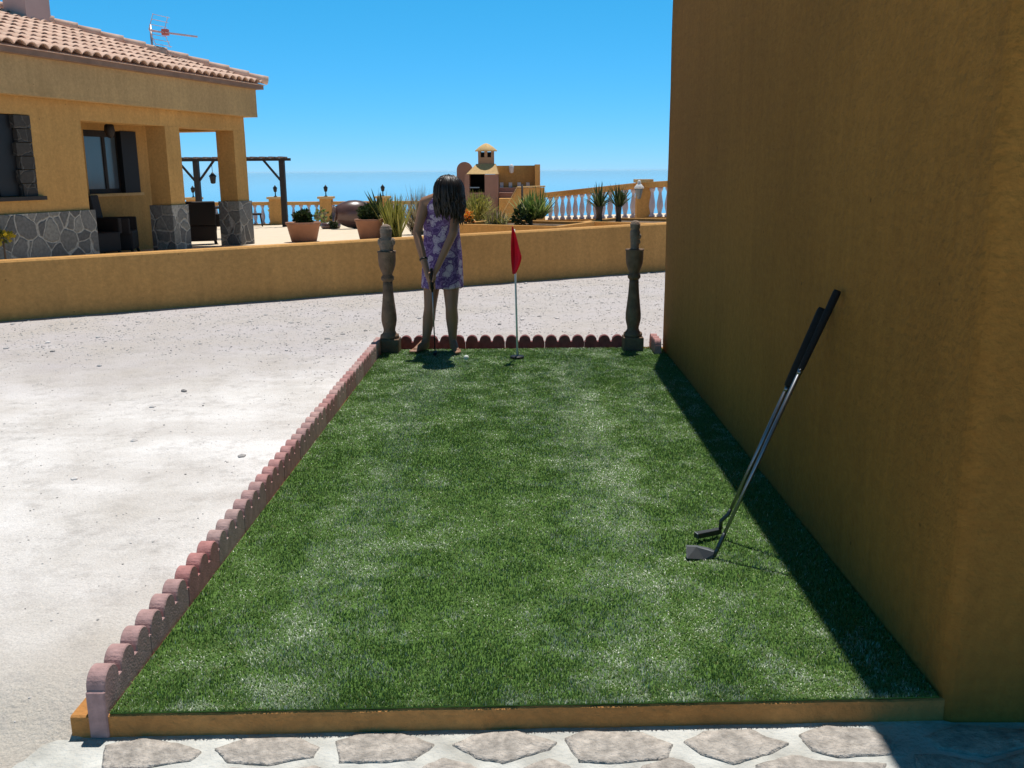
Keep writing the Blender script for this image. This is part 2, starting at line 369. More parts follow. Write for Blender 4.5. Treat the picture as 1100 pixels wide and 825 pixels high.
# floor as a sheet from the wall to the sea-side edge
fb = MB(); fb.add([(p.x, p.y, flz(p.x, p.y)) for p in (a, b_)] + [(22, 37, flz(22, 37)), (-34, 37, flz(-34, 37))], [(0, 1, 2, 3)])
struct(fb.build('terrace_floor', M['floor']))
hb = grid([-400, -200, -80, -34, -10, 10, 22, 80, 200, 400], [36.9, 42, 60, 110, 200, 340],
          lambda x, y: -1.6 - .16*(y-36.9) - .0*x)
struct(hb.build('hillside', M['hill']))
sb = MB(); sb.add([(-40000, 120, -42), (40000, 120, -42), (40000, 50000, -42), (-40000, 50000, -42)], [(0, 1, 2, 3)])
struct(sb.build('sea', M['sea']))

# pavement of crazy stones set in white mortar
pv = MB(); pv.add([(-1.37, 2.44, .0), (-1.62, 1.4, .0), (-2.6, -3, 0), (7, -3, 0), (7, 2.50, 0), (1.3, 2.50, 0)], [(0, 1, 2, 3, 4, 5)])
pav = struct(pv.build('pavement', M['mortar']))
st = MB()
rows = [[(112, 802), (150, 795), (190, 799), (217, 809), (204, 818), (150, 826), (109, 828)],
        [(232, 806), (262, 795), (318, 794), (344, 804), (336, 814), (288, 823), (244, 820)],
        [(361, 798), (385, 790), (432, 789), (467, 801), (446, 817), (398, 820), (364, 820)],
        [(487, 801), (517, 789), (555, 786), (598, 799), (590, 806), (540, 821), (512, 815)],
        [(606, 795), (629, 787), (690, 788), (723, 801), (717, 816), (655, 821), (622, 819)],
        [(735, 798), (760, 786), (805, 785), (846, 800), (826, 811), (788, 822), (752, 811)],
        [(858, 791), (884, 781), (930, 784), (961, 796), (958, 811), (900, 815), (872, 807)],
        [(992, 792), (1030, 780), (1110, 786), (1118, 800), (1060, 814), (1010, 806)],
        [(460, 822), (478, 816), (506, 822), (520, 832), (470, 850), (440, 835)],
        [(222, 832), (250, 826), (300, 830), (340, 824), (356, 836), (330, 856), (240, 858)],
        [(556, 829), (590, 816), (610, 823), (622, 840), (560, 860), (535, 845)],
        [(690, 824), (724, 815), (742, 822), (756, 836), (720, 860), (668, 850)],
        [(812, 824), (850, 812), (880, 818), (952, 822), (940, 850), (850, 856)],
        [(982, 812), (1010, 812), (1060, 822), (1112, 806), (1150, 830), (1080, 860), (990, 850)],
        [(90, 836), (140, 832), (210, 834), (215, 850), (150, 870), (80, 864)]]
def stone_poly(pts, h=.007):
    c = sum(pts, Vector())/len(pts); q = []
    for i in range(len(pts)):
        p0, p1 = pts[i], pts[(i+1) % len(pts)]
        for k in range(6):
            p = p0.lerp(p1, k/6); j = .006*mnoise.noise(p*22)+.004*mnoise.noise(p*60); q.append(p + (p-c).normalized()*j)
    n = len(q); inner = [c+(p-c)*.93 for p in q]; mid = [c+(p-c)*.5 for p in q]
    zz = lambda p, k: Vector((p.x, p.y, k+.003*mnoise.noise(p*14)+.0015*mnoise.noise(p*50)))
    vs = [Vector((p.x, p.y, -.01)) for p in q]+[zz(p, h*.72) for p in q]+[zz(p, h) for p in inner]+[zz(p, h+.001) for p in mid]+[zz(c, h+.001)]
    fs = []
    for l in range(3):
        for i in range(n): fs.append((l*n+i, l*n+(i+1) % n, (l+1)*n+(i+1) % n, (l+1)*n+i))
    for i in range(n): fs.append((3*n+i, 3*n+(i+1) % n, 4*n))
    st.add(vs, fs, True)
for r in rows: stone_poly([atz(x, y, 0) for x, y in r])
for j in range(7):                                              # more stones out of frame, towards the camera
    for i in range(17):
        cx = -2.1+.47*i+(.22 if j % 2 else 0); cy = 1.98-.36*j-.02*random.random()
        if cx < -1.45-.22*(2.4-cy) or cx > 6.7: continue
        stone_poly([Vector((cx+.2*math.cos(t)*random.uniform(.85, 1.02), cy+.15*math.sin(t)*random.uniform(.85, 1.02), 0)) for t in [PI*k/3+.2 for k in range(6)]])
st.build('paving_stones', M['stone'], pav)

# loose stones on the gravel
pb = MB(); pc = []
ico = bmesh.new(); bmesh.ops.create_icosphere(ico, subdivisions=1, radius=1)
iv = [v.co.copy() for v in ico.verts]; jf = [tuple(v.index for v in f.verts) for f in ico.faces]; ico.free()
def pebble(x, y, r, col):
    R = Matrix.Rotation(random.random()*6, 3, 'Z'); k = [random.uniform(.7, 1.2), random.uniform(.6, 1.), random.uniform(.35, .7)]
    z = gz(x, y); vs = []
    for v in iv:
        w = R @ Vector((v.x*k[0], v.y*k[1], v.z*k[2]))*r*(1+.3*mnoise.noise(v*1.7+Vector((x*9, y*7, 0))))
        vs.append((x+w.x, y+w.y, z+w.z+r*.05))
    pb.add(vs, jf); pc.extend([(*col, 1)]*len(vs))
def on_gravel(x, y):
    s = (Vector((x, y, 0))-TW0).dot(twn)
    return s < -.12 and not (-1.42 < x and y < 8.3) and y > 2.2 and not (x > 1.1 and y < 8.3)
cnt = 0
while cnt < 17000:
    y = 2.3 + 12*random.random()**.8; x = random.uniform(-7.5, 3.2)
    if not on_gravel(x, y): continue
    far = sm(5.5, 8.5, y+2*fbm(x, y, .35, 2))
    if random.random() > .22+.78*far: continue
    r = random.choice([.003, .004, .004, .005, .005, .006, .008])*(1+.4*far)
    if random.random() < .006: r = random.uniform(.02, .034)
    g = random.choice([random.uniform(.24, .40), random.uniform(.35, .5), random.uniform(.45, .62), random.uniform(.5, .7), random.uniform(.5, .7)]); pebble(x, y, r, (g*1.02, g*.97, g*.94)); cnt += 1
struct(pb.build('loose_gravel', M['pebble'], colors=pc), 'stuff')

# ------------------------------------------------------------------ right-hand building
BX, BY0, BY1, BH = 1.232, 2.47, 8.05, 3.3
bd = thing('orange_building', 'tall windowless orange rendered building rising along the right edge of the turf', 'building', (BX, BY0, 0))
b = MB()
prof = []
rr = .045
for k in range(6):
    t = PI*1.0+PI/2*k/5; prof.append((BX+rr+rr*math.cos(t), BY0+rr+rr*math.sin(t)))
prof += [(6.4, BY0), (6.4, BY1), ]
for k in range(6):
    t = PI/2+PI/2*k/5; prof.append((BX+rr+rr*math.cos(t), BY1-rr+rr*math.sin(t)))
zl = [-.03]+[.15*i for i in range(1, 22)]+[BH]
vs = []; fs = []; n = len(prof)
for z in zl:
    for x, y in prof:
        wob = .004*mnoise.noise(Vector((x*3, y*2.5, z*2.4)))
        vs.append((x+wob, y+wob, z))
for i in range(len(zl)-1):
    for k in range(n): fs.append((i*n+k, i*n+(k+1) % n, (i+1)*n+(k+1) % n, (i+1)*n+k))
fs.append(tuple(range((len(zl)-1)*n, len(zl)*n)))
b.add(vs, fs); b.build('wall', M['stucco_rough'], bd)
c = MB()
c.box((BX+.03, BY0+.03, BH), (6.37, BY0+.23, BH+.05)); c.box((BX+.03, BY1-.23, BH), (6.37, BY1-.03, BH+.05))
c.box((BX+.03, BY0+.231, BH), (BX+.23, BY1-.231, BH+.05)); c.box((6.17, BY0+.231, BH), (6.37, BY1-.231, BH+.05))
c.build('parapet_coping', M['tan'], bd)

# ------------------------------------------------------------------ putting green
TX0, TX1, TY0, TY1 = -1.198, 1.228, 2.405, 8.0
pg = thing('putting_green', 'raised rectangular artificial grass putting green on an orange slab', 'putting green', (0, 5.2, 0))
b = MB(); fx = lambda x: 2.40+.033*(x+1.2)       # front edge runs very slightly askew
nseg = 40
vs = []; fs = []
for i in range(nseg+1):
    x = -1.31+(1.245+1.31)*i/nseg; w = .004*mnoise.noise(Vector((x*6, 0, 0))); zt = .070+.002*mnoise.noise(Vector((x*5, 3, 0)))
    vs += [(x, fx(x)+w, -.02), (x, fx(x)+w*1.5, zt-.004), (x, fx(x)+.006+w, zt), (x, 8.12, .068), (x, 8.12, -.02)]
for i in range(nseg):
    for k in range(4): fs.append((i*5+k, (i+1)*5+k, (i+1)*5+k+1, i*5+k+1))
fs += [(0, 1, 2, 3, 4), tuple(nseg*5+k for k in (4, 3, 2, 1, 0))]
b.add(vs, fs); b.build('painted_slab', M['slab'], pg)
b = MB(); b.hexa([(TX0, fx(TX0)+.004, .0725), (TX1, fx(TX1)+.004, .0725), (TX1, TY1, .0725), (TX0, TY1, .0725)],
                 [(TX0, fx(TX0)+.004, .078), (TX1, fx(TX1)+.004, .078), (TX1, TY1, .078), (TX0, TY1, .078)])
mt = b.build('turf_mat', M['matting'], pg)
# blades
def vnoise(x, y, seed):
    r = np.random.default_rng(seed); T = r.random((64, 64)); xi = np.floor(x).astype(int); yi = np.floor(y).astype(int)
    fx_, fy_ = x-xi, y-yi; fx_ = fx_*fx_*(3-2*fx_); fy_ = fy_*fy_*(3-2*fy_)
    g = lambda i, j: T[(xi+i) % 64, (yi+j) % 64]
    return (g(0, 0)*(1-fx_)+g(1, 0)*fx_)*(1-fy_)+(g(0, 1)*(1-fx_)+g(1, 1)*fx_)*fy_
NB = 330000
bx = TX0+.004+(TX1-TX0-.008)*rng.random(NB); u = rng.random(NB)
by = 2.402+.033*(bx+1.2)+(TY1-2.43)*u**1.35
lay = .22*vnoise(bx*2.0, by*1.6, 1)+.40*vnoise(bx*6.5, by*5.5, 2)+.38*vnoise(bx*16, by*15, 3)       # how flat the pile is trodden
lay += .22*np.exp(-((bx+.72+.03*by)/.13)**2)*(vnoise(by*1.3, by*0+2, 4)) + .25*np.exp(-((bx-.50)/.16)**2)*vnoise(by*1.2, by*0+7, 5) - .10
lay = np.clip((lay-.30)/.42, 0, 1)
lean = np.radians(24+44*lay+rng.normal(0, 15, NB)); lean = np.clip(lean, 0, 1.45)
az = np.radians(rng.normal(90, 85, NB))+2.2*(vnoise(bx*3, by*3, 8)-.5)
ln = rng.uniform(.008, .0155, NB); w = rng.uniform(.0011, .0021, NB)*(1+.22*(by-2.4)/2)
dx, dy = np.cos(az), np.sin(az); sx, sy = -dy, dx
tw_ = rng.normal(0, .5, NB); sx, sy = sx*np.cos(tw_)-sy*np.sin(tw_), sx*np.sin(tw_)+sy*np.cos(tw_)
h1, h2 = ln*.5, ln*.5; l1 = lean*.55; l2 = np.minimum(lean*1.25, 1.6)
V = np.zeros((NB, 5, 3))
p0 = np.stack([bx, by, np.full(NB, .0775)], 1); side = np.stack([sx, sy, 0*sx], 1)*w[:, None]
d1 = np.stack([dx*np.sin(l1), dy*np.sin(l1), np.cos(l1)], 1)*h1[:, None]; d2 = np.stack([dx*np.sin(l2), dy*np.sin(l2), np.cos(l2)], 1)*h2[:, None]
V[:, 0] = p0-side; V[:, 1] = p0+side; V[:, 2] = p0+d1+side*.85; V[:, 3] = p0+d1-side*.85; V[:, 4] = p0+d1+d2
V[:, :, 0] = np.clip(V[:, :, 0], TX0-.012, TX1-.001)
me = bpy.data.meshes.new('grass_blades'); me.vertices.add(NB*5); me.vertices.foreach_set('co', (V-np.array([0, 5.2, 0])).astype('f').ravel())
base = (np.arange(NB)*5)[:, None]
quad = base+np.array([0, 1, 2, 3]); tri = base+np.array([3, 2, 4])
loops = np.concatenate([quad, tri], 1).ravel(); me.loops.add(len(loops)); me.loops.foreach_set('vertex_index', loops.astype('i'))
starts = np.stack([np.arange(NB)*7, np.arange(NB)*7+4], 1).ravel(); me.polygons.add(NB*2); me.polygons.foreach_set('loop_start', starts.astype('i'))
tone = rng.random(NB)[:, None]; hue = rng.random(NB)
colr = np.array([.092, .180, .032])*(1-tone)+np.array([.175, .285, .078])*tone
# sheen of the flattened pile, painted in as paler blades: two trodden lanes and loose patches
sheen = .22*vnoise(bx*3.4, by*.8, 21)+.36*vnoise(bx*8, by*8, 22)+.42*vnoise(bx*20, by*21, 23)
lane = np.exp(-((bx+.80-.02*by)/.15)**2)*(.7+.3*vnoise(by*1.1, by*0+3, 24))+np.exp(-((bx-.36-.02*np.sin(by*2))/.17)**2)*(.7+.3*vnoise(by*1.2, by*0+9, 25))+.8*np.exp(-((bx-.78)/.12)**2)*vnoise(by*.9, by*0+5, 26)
sheen = np.clip((sheen+.42*lane-.54)/.20, 0, 1)
pale = rng.random(NB) < 0.03+.34*sheen
sheen_mix = (sheen*.35)[:, None]
colr = colr*(1-sheen_mix)+np.array([.28, .38, .20])*sheen_mix
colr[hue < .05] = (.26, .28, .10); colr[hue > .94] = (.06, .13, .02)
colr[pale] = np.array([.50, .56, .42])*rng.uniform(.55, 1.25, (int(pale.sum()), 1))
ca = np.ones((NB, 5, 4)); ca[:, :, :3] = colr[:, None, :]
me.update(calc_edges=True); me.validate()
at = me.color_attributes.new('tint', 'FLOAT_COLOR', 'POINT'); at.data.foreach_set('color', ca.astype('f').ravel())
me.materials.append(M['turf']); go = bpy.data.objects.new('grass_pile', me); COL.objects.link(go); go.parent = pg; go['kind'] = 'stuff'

# ------------------------------------------------------------------ scalloped edging
PITCH, UL, LT = .1163, .349, .055
def edging_mesh():
    """three-lobed concrete edging, length along +Y, thickness along +X, base at z=0"""
    pts = [(0, 0), (UL-.004, 0)]
    zn, r = .148, .049
    for k in reversed(range(3)):
        yc = PITCH*(k+.5)-.002
        pts += [(min(yc+r+.009, UL-.004), zn), (yc+r, zn)]
        pts += [(yc+r*math.cos(t), zn+.006+r*math.sin(t)) for t in [PI*i/12 for i in range(13)]]
        pts += [(yc-r, zn), (max(yc-r-.009, 0), zn)]
    q = [pts[0]]
    for p in pts[1:]:
        if (Vector(p)-Vector(q[-1])).length > 1e-4: q.append(p)
    bm = bmesh.new(); vs = [bm.verts.new((0, y, z)) for y, z in q]; f = bm.faces.new(vs)
    e = bmesh.ops.extrude_face_region(bm, geom=[f]); bmesh.ops.translate(bm, verts=[v for v in e['geom'] if isinstance(v, bmesh.types.BMVert)], vec=(LT, 0, 0))
    bmesh.ops.recalc_face_normals(bm, faces=bm.faces)
    me = bpy.data.meshes.new('edging_block'); bm.to_mesh(me); bm.free(); return me
EM = {}
for k, mt_ in EDGE.items(): EM[k] = edging_mesh(); EM[k].materials.append(mt_)
ORD = ['first', 'second', 'third', 'fourth', 'fifth', 'sixth', 'seventh', 'eighth', 'ninth', 'tenth', 'eleventh', 'twelfth', 'thirteenth', 'fourteenth', 'fifteenth', 'sixteenth']
cols = ['mauve', 'mauve', 'red', 'grey', 'mauve', 'rose', 'rose', 'mauve', 'pale', 'rose', 'pale', 'rose', 'pale', 'rose', 'pale', 'pale']
for i in range(16):
    o = bpy.data.objects.new('edging_block', EM[cols[i]]); COL.objects.link(o)
    o.location = (-1.258+.002*random.uniform(-1, 1), 2.392+UL*i, .002*random.uniform(-1, 1)-(0 if i == 0 else .0)); o.rotation_euler = (.004*random.uniform(-1, 1), 0, .006*random.uniform(-1, 1))
    bv = o.modifiers.new('bevel', 'BEVEL'); bv.width = .004; bv.segments = 1; bv.limit_method = 'ANGLE'; bv.angle_limit = math.radians(50)
    tag(o, f'{cols[i]} scalloped concrete edging block, {ORD[i]} from the pavement along the turf beside the gravel', 'edging block', 'scalloped edging blocks round the turf')
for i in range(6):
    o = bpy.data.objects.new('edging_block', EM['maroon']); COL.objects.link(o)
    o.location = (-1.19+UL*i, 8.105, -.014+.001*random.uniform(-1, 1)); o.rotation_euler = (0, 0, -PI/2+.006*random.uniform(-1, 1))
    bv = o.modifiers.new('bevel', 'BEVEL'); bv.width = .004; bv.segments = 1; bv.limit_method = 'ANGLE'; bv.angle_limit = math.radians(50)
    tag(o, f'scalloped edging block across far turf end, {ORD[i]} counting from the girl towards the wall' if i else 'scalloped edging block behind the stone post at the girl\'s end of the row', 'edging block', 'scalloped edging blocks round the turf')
o = bpy.data.objects.new('edging_block', EM['rose']); COL.objects.link(o); o.location = (1.125, 7.74, 0)
tag(o, 'short scalloped edging block squeezed between far stone post and tall orange wall', 'edging block', 'scalloped edging blocks round the turf')

# ------------------------------------------------------------------ two stone posts
def post(px, Y, label, kind):
    c = aty(px, 370, Y); c.z = .082
    t = thing('stone_post', label, 'post', c, 'turned stone posts at the far turf corners')
    b = MB(); b.box((c.x-.086, c.y-.086, c.z), (c.x+.086, c.y+.086, c.z+.115)); b.build('base_block', M['post'], t, bevel=.008)
    b = MB(); z0 = c.z-.082
    b.lathe((c.x, c.y, z0), [(.078, .198), (.082, .212), (.078, .228), (.060, .240), (.050, .262), (.052, .285), (.060, .315), (.066, .352), (.066, .39), (.061, .44), (.054, .50), (.047, .57), (.042, .64), (.040, .685)], 28)
    b.build('turned_shaft', M['post'], t)
    b = MB(); b.lathe((c.x, c.y, z0), [(.041, .686), (.053, .70), (.056, .712), (.053, .726), (.042, .738), (.044, .755), (.058, .785), (.069, .82), (.074, .86), (.075, .925), (.079, .932), (.079, .944), (.055, .944)], 28)
    b.build('cup', M['post'], t)
    b = MB()
    if kind == 0:
        pr = [(.054, .945), (.058, .97), (.061, 1.0), (.060, 1.03), (.050, 1.052), (.044, 1.062), (.048, 1.08), (.052, 1.105), (.049, 1.13), (.038, 1.152), (.018, 1.166), (.002, 1.169)]
        b.ell((c.x+.055, c.y-.01, z0+1.02), (.022, .024, .034)); b.ell((c.x-.052, c.y-.012, z0+1.02), (.020, .024, .034))
    else:
        pr = [(.036, .945), (.036, .97), (.039, 1.02), (.042, 1.05), (.043, 1.085), (.037, 1.10), (.036, 1.112), (.042, 1.128), (.043, 1.148), (.036, 1.168), (.02, 1.18), (.002, 1.184)]
        b.ell((c.x+.036, c.y-.01, z0+1.05), (.016, .02, .024)); b.ell((c.x+.034, c.y-.012, z0+1.005), (.012, .016, .018))
    pr2 = []
    for i in range(len(pr)-1):
        for k in range(4):
            f = k/4; pr2.append((pr[i][0]*(1-f)+pr[i+1][0]*f+.0015*math.sin((pr[i][1]+(pr[i+1][1]-pr[i][1])*f)*220), pr[i][1]*(1-f)+pr[i+1][1]*f))
    b.lathe((c.x, c.y, z0), pr2+[pr[-1]], 24)
    b.build('carved_finial', M['finial'], t)
post(419, 7.91, 'turned stone post beside the girl, topped by a broad carved figure', 0)
post(679.5, 7.95, 'turned stone post near the tall orange wall, topped by a slim finial', 1)

# ------------------------------------------------------------------ flag, ball
fp0 = aty(556, 384, 7.58); fp0.z = .085; ftop = aty(552.3, 242, 7.58)
t = thing('golf_flag', 'small red flag hanging limp on a thin white pole in the turf', 'golf flag', fp0)
b = MB(); b.tube([fp0-Vector((0, 0, .02)), ftop-Vector((0, 0, .03))], [.0085, .0075], 10); b.build('pole', M['white'], t)
b = MB(); b.lathe((fp0.x-.004, fp0.y, .082), [(.058, 0), (.060, .012), (.054, .018), (.012, .020)], 24); b.build('cup', M['black'], t)
b = MB(); nu, nv = 10, 22; vs = []; fs = []
for j in range(nv+1):
    f = j/nv; zz = ftop.z-.002-f*.385
    # limp cloth: widest a little below the middle, pointed at both ends
    prof_f = (f/.6)**.75 if f < .6 else 1-.82*((f-.6)/.4)**1.6
    wid = .012+.074*prof_f; xl = ftop.x-.016-.012*math.sin(PI*f)
    for i in range(nu+1):
        g = i/nu
        vs.append((xl+g*wid, ftop.y-.034-.016*math.sin(g*7+f*3)*math.sin(PI*f), zz-.03*g*g*(1-f)))
for j in range(nv):
    for i in range(nu): fs.append((j*(nu+1)+i, j*(nu+1)+i+1, (j+1)*(nu+1)+i+1, (j+1)*(nu+1)+i))
b.add(vs, fs, True); b.build('flag', M['red'], t, solid=.0015)
gb = aty(501, 388, 7.45)
b = MB(); b.ell((gb.x, gb.y, .112), (.0225, .0225, .0225), 20, 14); tag(b.build('golf_ball', M['ball']), 'white golf ball lying on the turf in front of the girl', 'golf ball')

# ------------------------------------------------------------------ clubs leaning on the wall
def club(name, label, foot, top, grip_len, gr, head):
    t = thing(name, label, 'golf club', (foot.x, foot.y, .085), 'golf clubs leaning against the tall orange wall')
    d = (top-foot); L_ = d.length; d.normalize(); g = L_-grip_len
    b = MB(); b.tube([foot+d*.02, foot+d*(g*.45), foot+d*(g+.03)], [.0068, .0078, .0090], 12); b.build('shaft', M['steel'], t)
    b = MB(); b.tube([foot+d*g, foot+d*(g+.012), foot+d*(g+grip_len*.5), foot+d*(L_-.01), foot+d*L_], [gr*.72, gr*.82, gr*.95, gr*1.08, gr*.9], 14); b.build('grip', M['grip'], t)
    b = MB(); b.tube([foot+d*(g-.022), foot+d*(g-.001)], [.0094, .0100], 12); b.build('ferrule', M['steel'], t)
    head(t, foot, d)
def iron_head(t, foot, d):
    b = MB()
    q = [(737.5, 600.5, 3.455), (757, 601.5, 3.47), (768, 599.5, 3.478), (770, 594, 3.485), (761, 590, 3.50), (748, 587.5, 3.505), (737, 587, 3.50)]
    pts = [aty(x, y, Y) for x, y, Y in q]
    b.prism(pts, (.002, .013, .003)); b.build('club_head', M['gun'], t, bevel=.003)
    b = MB(); b.tube([aty(767, 598, 3.484), aty(770, 591, 3.49), foot+d*.06, foot+d*.09], [.007, .0085, .0085, .0078], 12); b.build('hosel', M['gun'], t)
def putter_head(t, foot, d):
    b = MB(); c0, c1 = aty(750, 576.5, 3.63), aty(776, 571.5, 3.70)
    e = (c1-c0).normalized(); up = Vector((0, 0, 1)); bk = up.cross(e)
    b.hexa([c0-up*.012, c0-up*.012+bk*.030, c1-up*.010+bk*.026, c1-up*.010], [c0+up*.010+bk*.004, c0+up*.014+bk*.026, c1+up*.014+bk*.024, c1+up*.012+bk*.004])
    b.build('club_head', M['gun'], t, bevel=.003)
    b = MB(); h = c1+up*.01+bk*.012
    b.tube([h, h+up*.035, foot+d*.02+up*.004, foot+d*.05], [.0085, .0085, .0085, .007], 10); b.build('hosel', M['gun'], t)
ifoot = aty(768.5, 594, 3.487); itop = atx(900, 312, BX-.022)
club('golf_iron', 'longer iron with broad grey blade leaning on the tall orange wall', ifoot, itop, .33, .0145, iron_head)
pfoot = aty(780, 558, 3.70); ptop = atx(885, 331.5, BX-.036)
club('golf_putter', 'putter with narrow blade and thick black grip leaning against the wall beside the iron', pfoot, ptop, .34, .0215, putter_head)

# ------------------------------------------------------------------ girl with putter
def P(px, py, Y): return aty(px, py, Y)
gl = thing('person', 'girl in a purple floral dress with long dark hair, bending over a putter', 'person', (-.69, 7.9, .085))
body = MB()
def cap(p, q, r0, r1, n=14):
    p, q = Vector(p), Vector(q); d = (q-p).normalized()
    k = [(-.98, .15), (-.86, .5), (-.5, .86), (0, 1)]
    pts = [p+d*(s*r0) for s, _ in k]+[q-d*(s*r1) for s, _ in reversed(k)]
    body.tube(pts, [r0*c for _, c in k]+[r1*c for _, c in reversed(k)], n)
def chain(pts, rs):
    for i in range(len(pts)-1): cap(pts[i], pts[i+1], rs[i], rs[i+1])
# trunk
pelv, waist, chest, neck0 = P(475, 268, 7.98), P(474, 250, 7.97), P(473, 229, 7.90), P(474, 212, 7.80)
headc = P(482, 206.5, 7.64)
body.ell(pelv, (.150, .105, .12)); body.ell(waist, (.115, .085, .13)); body.ell(chest, (.140, .095, .14))
shR, shL = P(456.5, 218, 7.84), P(491, 221, 7.80)
chain([shR, neck0, shL], [.050, .055, .050]); chain([chest, neck0, headc], [.09, .052, .046])
# legs
hipR, hipL = P(466, 276, 7.98), P(484, 276, 7.97)
knR, knL = P(462, 331, 7.90), P(485, 331, 7.86)
anR, anL = P(457.5, 366, 7.93), P(486.5, 366, 7.90)
for hp, kn, an, toe in ((hipR, knR, anR, Vector((-.10, -.17))), (hipL, knL, anL, Vector((.055, -.185)))):
    calf = kn.lerp(an, .32)+Vector((0, .015, 0)); kx = kn.lerp(hp, .12)
    chain([hp, hp.lerp(kn, .5), kx, kn, calf, an.lerp(kn, .25), an], [.088, .075, .057, .052, .055, .040, .034])
    heel = Vector((an.x, an.y+.03, .118)); ball = Vector((an.x+toe.x*.75, an.y+toe.y*.75, .112)); tip = Vector((an.x+toe.x*1.05, an.y+toe.y*1.05, .106))
    chain([an, heel], [.034, .030]); chain([an, ball], [.033, .024]); chain([heel, ball], [.030, .026])
    side = Vector((-toe.y, toe.x, 0)).normalized() if True else 0
    side = Vector((toe.y, -toe.x, 0)).normalized()
    for k in range(5):
        s0 = ball+side*(.022-.0115*k); s1 = s0+Vector((toe.x, toe.y, 0)).normalized()*(.052-.006*k)
        s1.z = .102; chain([s0, s1], [.013, .011-.0006*k])
# arms to the grip
grip_top = P(463.5, 292, 7.56); gl_head = P(467.5, 380.5, 7.70); gl_head.z = .100
cdn = (gl_head-grip_top).normalized()
hR, hL = grip_top+cdn*.115, grip_top+cdn*.035      # right hand lower on the grip
elR, elL = P(447.5, 250, 7.77), P(487, 250, 7.66)
wrR, wrL = hR+Vector((-.035, .035, .075)), hL+Vector((.045, .03, .065))
chain([shR, shR.lerp(elR, .5), elR, elR.lerp(wrR, .35), wrR], [.048, .041, .035, .034, .024])
chain([shL, shL.lerp(elL, .5), elL, elL.lerp(wrL, .35), wrL], [.048, .041, .035, .034, .024])
# hands: palm, four fingers curled round the grip, thumb down the shaft
def hand(wr, c, sgn):
    out = (wr-c); out = (out-cdn*out.dot(cdn)).normalized()          # from grip to palm
    tg = cdn.cross(out)*sgn
    palm = c+out*.026
    cap(wr, palm-cdn*.012, .023, .020); cap(palm-cdn*.018, palm+cdn*.030, .017, .016)
    for k in range(4):
        o = c+cdn*(-.022+.0185*k); R_ = .0225
        angs = [0, .9, 1.75, 2.5][: 4]; L_ = [.95, 1.05, 1.0, .85][k]
        pts = [o+(out*math.cos(a*L_)+tg*math.sin(a*L_))*R_ for a in angs]
        chain(pts, [.0095, .0092, .0085, .0075])
    th0 = c+out*.018-tg*.012-cdn*.016
    chain([th0, c-tg*.021+cdn*.012+out*.004, c-tg*.018+cdn*.042-out*.006], [.0115, .0100, .0085])
hand(wrR, hR, 1); hand(wrL, hL, -1)
# head, bowed towards the ball
hd = Vector((.10, -.62, -.78)).normalized()                          # where the face looks
hup = (Vector((0, -.85, .6))-hd*Vector((0, -.85, .6)).dot(hd)).normalized(); hrt = hd.cross(hup)
HM = Matrix((hrt, -hd, hup)).transposed()                            # local: x right, -y face, z crown
def hp_(x, y, z): return headc+HM @ Vector((x, y, z))
body.ell(hp_(0, .008, .018), (.072, .088, .088), 20, 14, HM); body.ell(hp_(0, -.022, -.04), (.054, .058, .062), 18, 12, HM)
cap(hp_(0, -.080, .012), hp_(0, -.100, -.022), .008, .0135); body.ell(hp_(0, -.078, -.052), (.022, .012, .012), 12, 8, HM); body.ell(hp_(0, -.066, -.088), (.020, .018, .018), 12, 8, HM)
for s in (-1, 1):
    body.ell(hp_(s*.074, .012, -.005), (.010, .020, .032), 12, 8, HM); cap(hp_(s*.014, -.080, .022), hp_(s*.05, -.068, .02), .009, .008)
skin = body.build('person_body', M['skin'])
rm = skin.modifiers.new('remesh', 'REMESH'); rm.mode = 'VOXEL'; rm.voxel_size = .0055; rm.use_smooth_shade = True
sm_ = skin.modifiers.new('smooth', 'SMOOTH'); sm_.iterations = 2; sm_.factor = .5
dg = bpy.context.evaluated_depsgraph_get(); me = bpy.data.meshes.new_from_object(skin.evaluated_get(dg), depsgraph=dg)
bpy.data.objects.remove(skin)
me.transform(Matrix.Translation(-ORG[gl.name])); me.materials.clear(); me.materials.append(M['skin'])
for p in me.polygons: p.use_smooth = True
sk = bpy.data.objects.new('body', me); COL.objects.link(sk); sk.parent = gl; ORG[sk.name] = ORG[gl.name]
for s in (-1, 1): b = MB(); b.ell(hp_(s*.031, -.071, .004), (.012, .010, .0095), 12, 8, HM); b.build('eye', M['eye'], sk)
b = MB(); b.ell(hp_(0, -.087, -.052), (.019, .008, .0075), 12, 8, HM); b.build('lips', M['lip'], sk)
# dress
b = MB(); rings = []
hem = P(475, 309.5, 7.93); NS = 48
secs = [(hem, .176, .140), (P(475, 295, 7.95), .172, .135), (P(475, 280, 7.96), .168, .130), (pelv, .163, .124), (P(474.5, 256, 7.97), .153, .115), (P(474, 243, 7.95), .148, .110),
        (P(473.5, 231, 7.91), .150, .114), (P(473.5, 223, 7.87), .146, .108), (P(473.5, 218, 7.845), .128, .098), (P(474, 214.5, 7.82), .100, .082), (P(474, 211.5, 7.805), .072, .066)]
for j, (c, rx, ry) in enumerate(secs):
    f = 1-j/(len(secs)-1); ring = []
    for k in range(NS):
        a = 2*PI*k/NS; fold = 1+.045*f*f*math.sin(a*7+j*.25)+.02*f*mnoise.noise(Vector((math.cos(a)*2, math.sin(a)*2, j*.5)))
        ring.append((c.x+rx*fold*math.cos(a), c.y+ry*fold*math.sin(a), c.z+(.006*math.sin(a*7) if j == 0 else 0)))
    rings.append(ring)
vs = [p for r in rings for p in r]; fs = [(j*NS+k, j*NS+(k+1) % NS, (j+1)*NS+(k+1) % NS, (j+1)*NS+k) for j in range(len(rings)-1) for k in range(NS)]
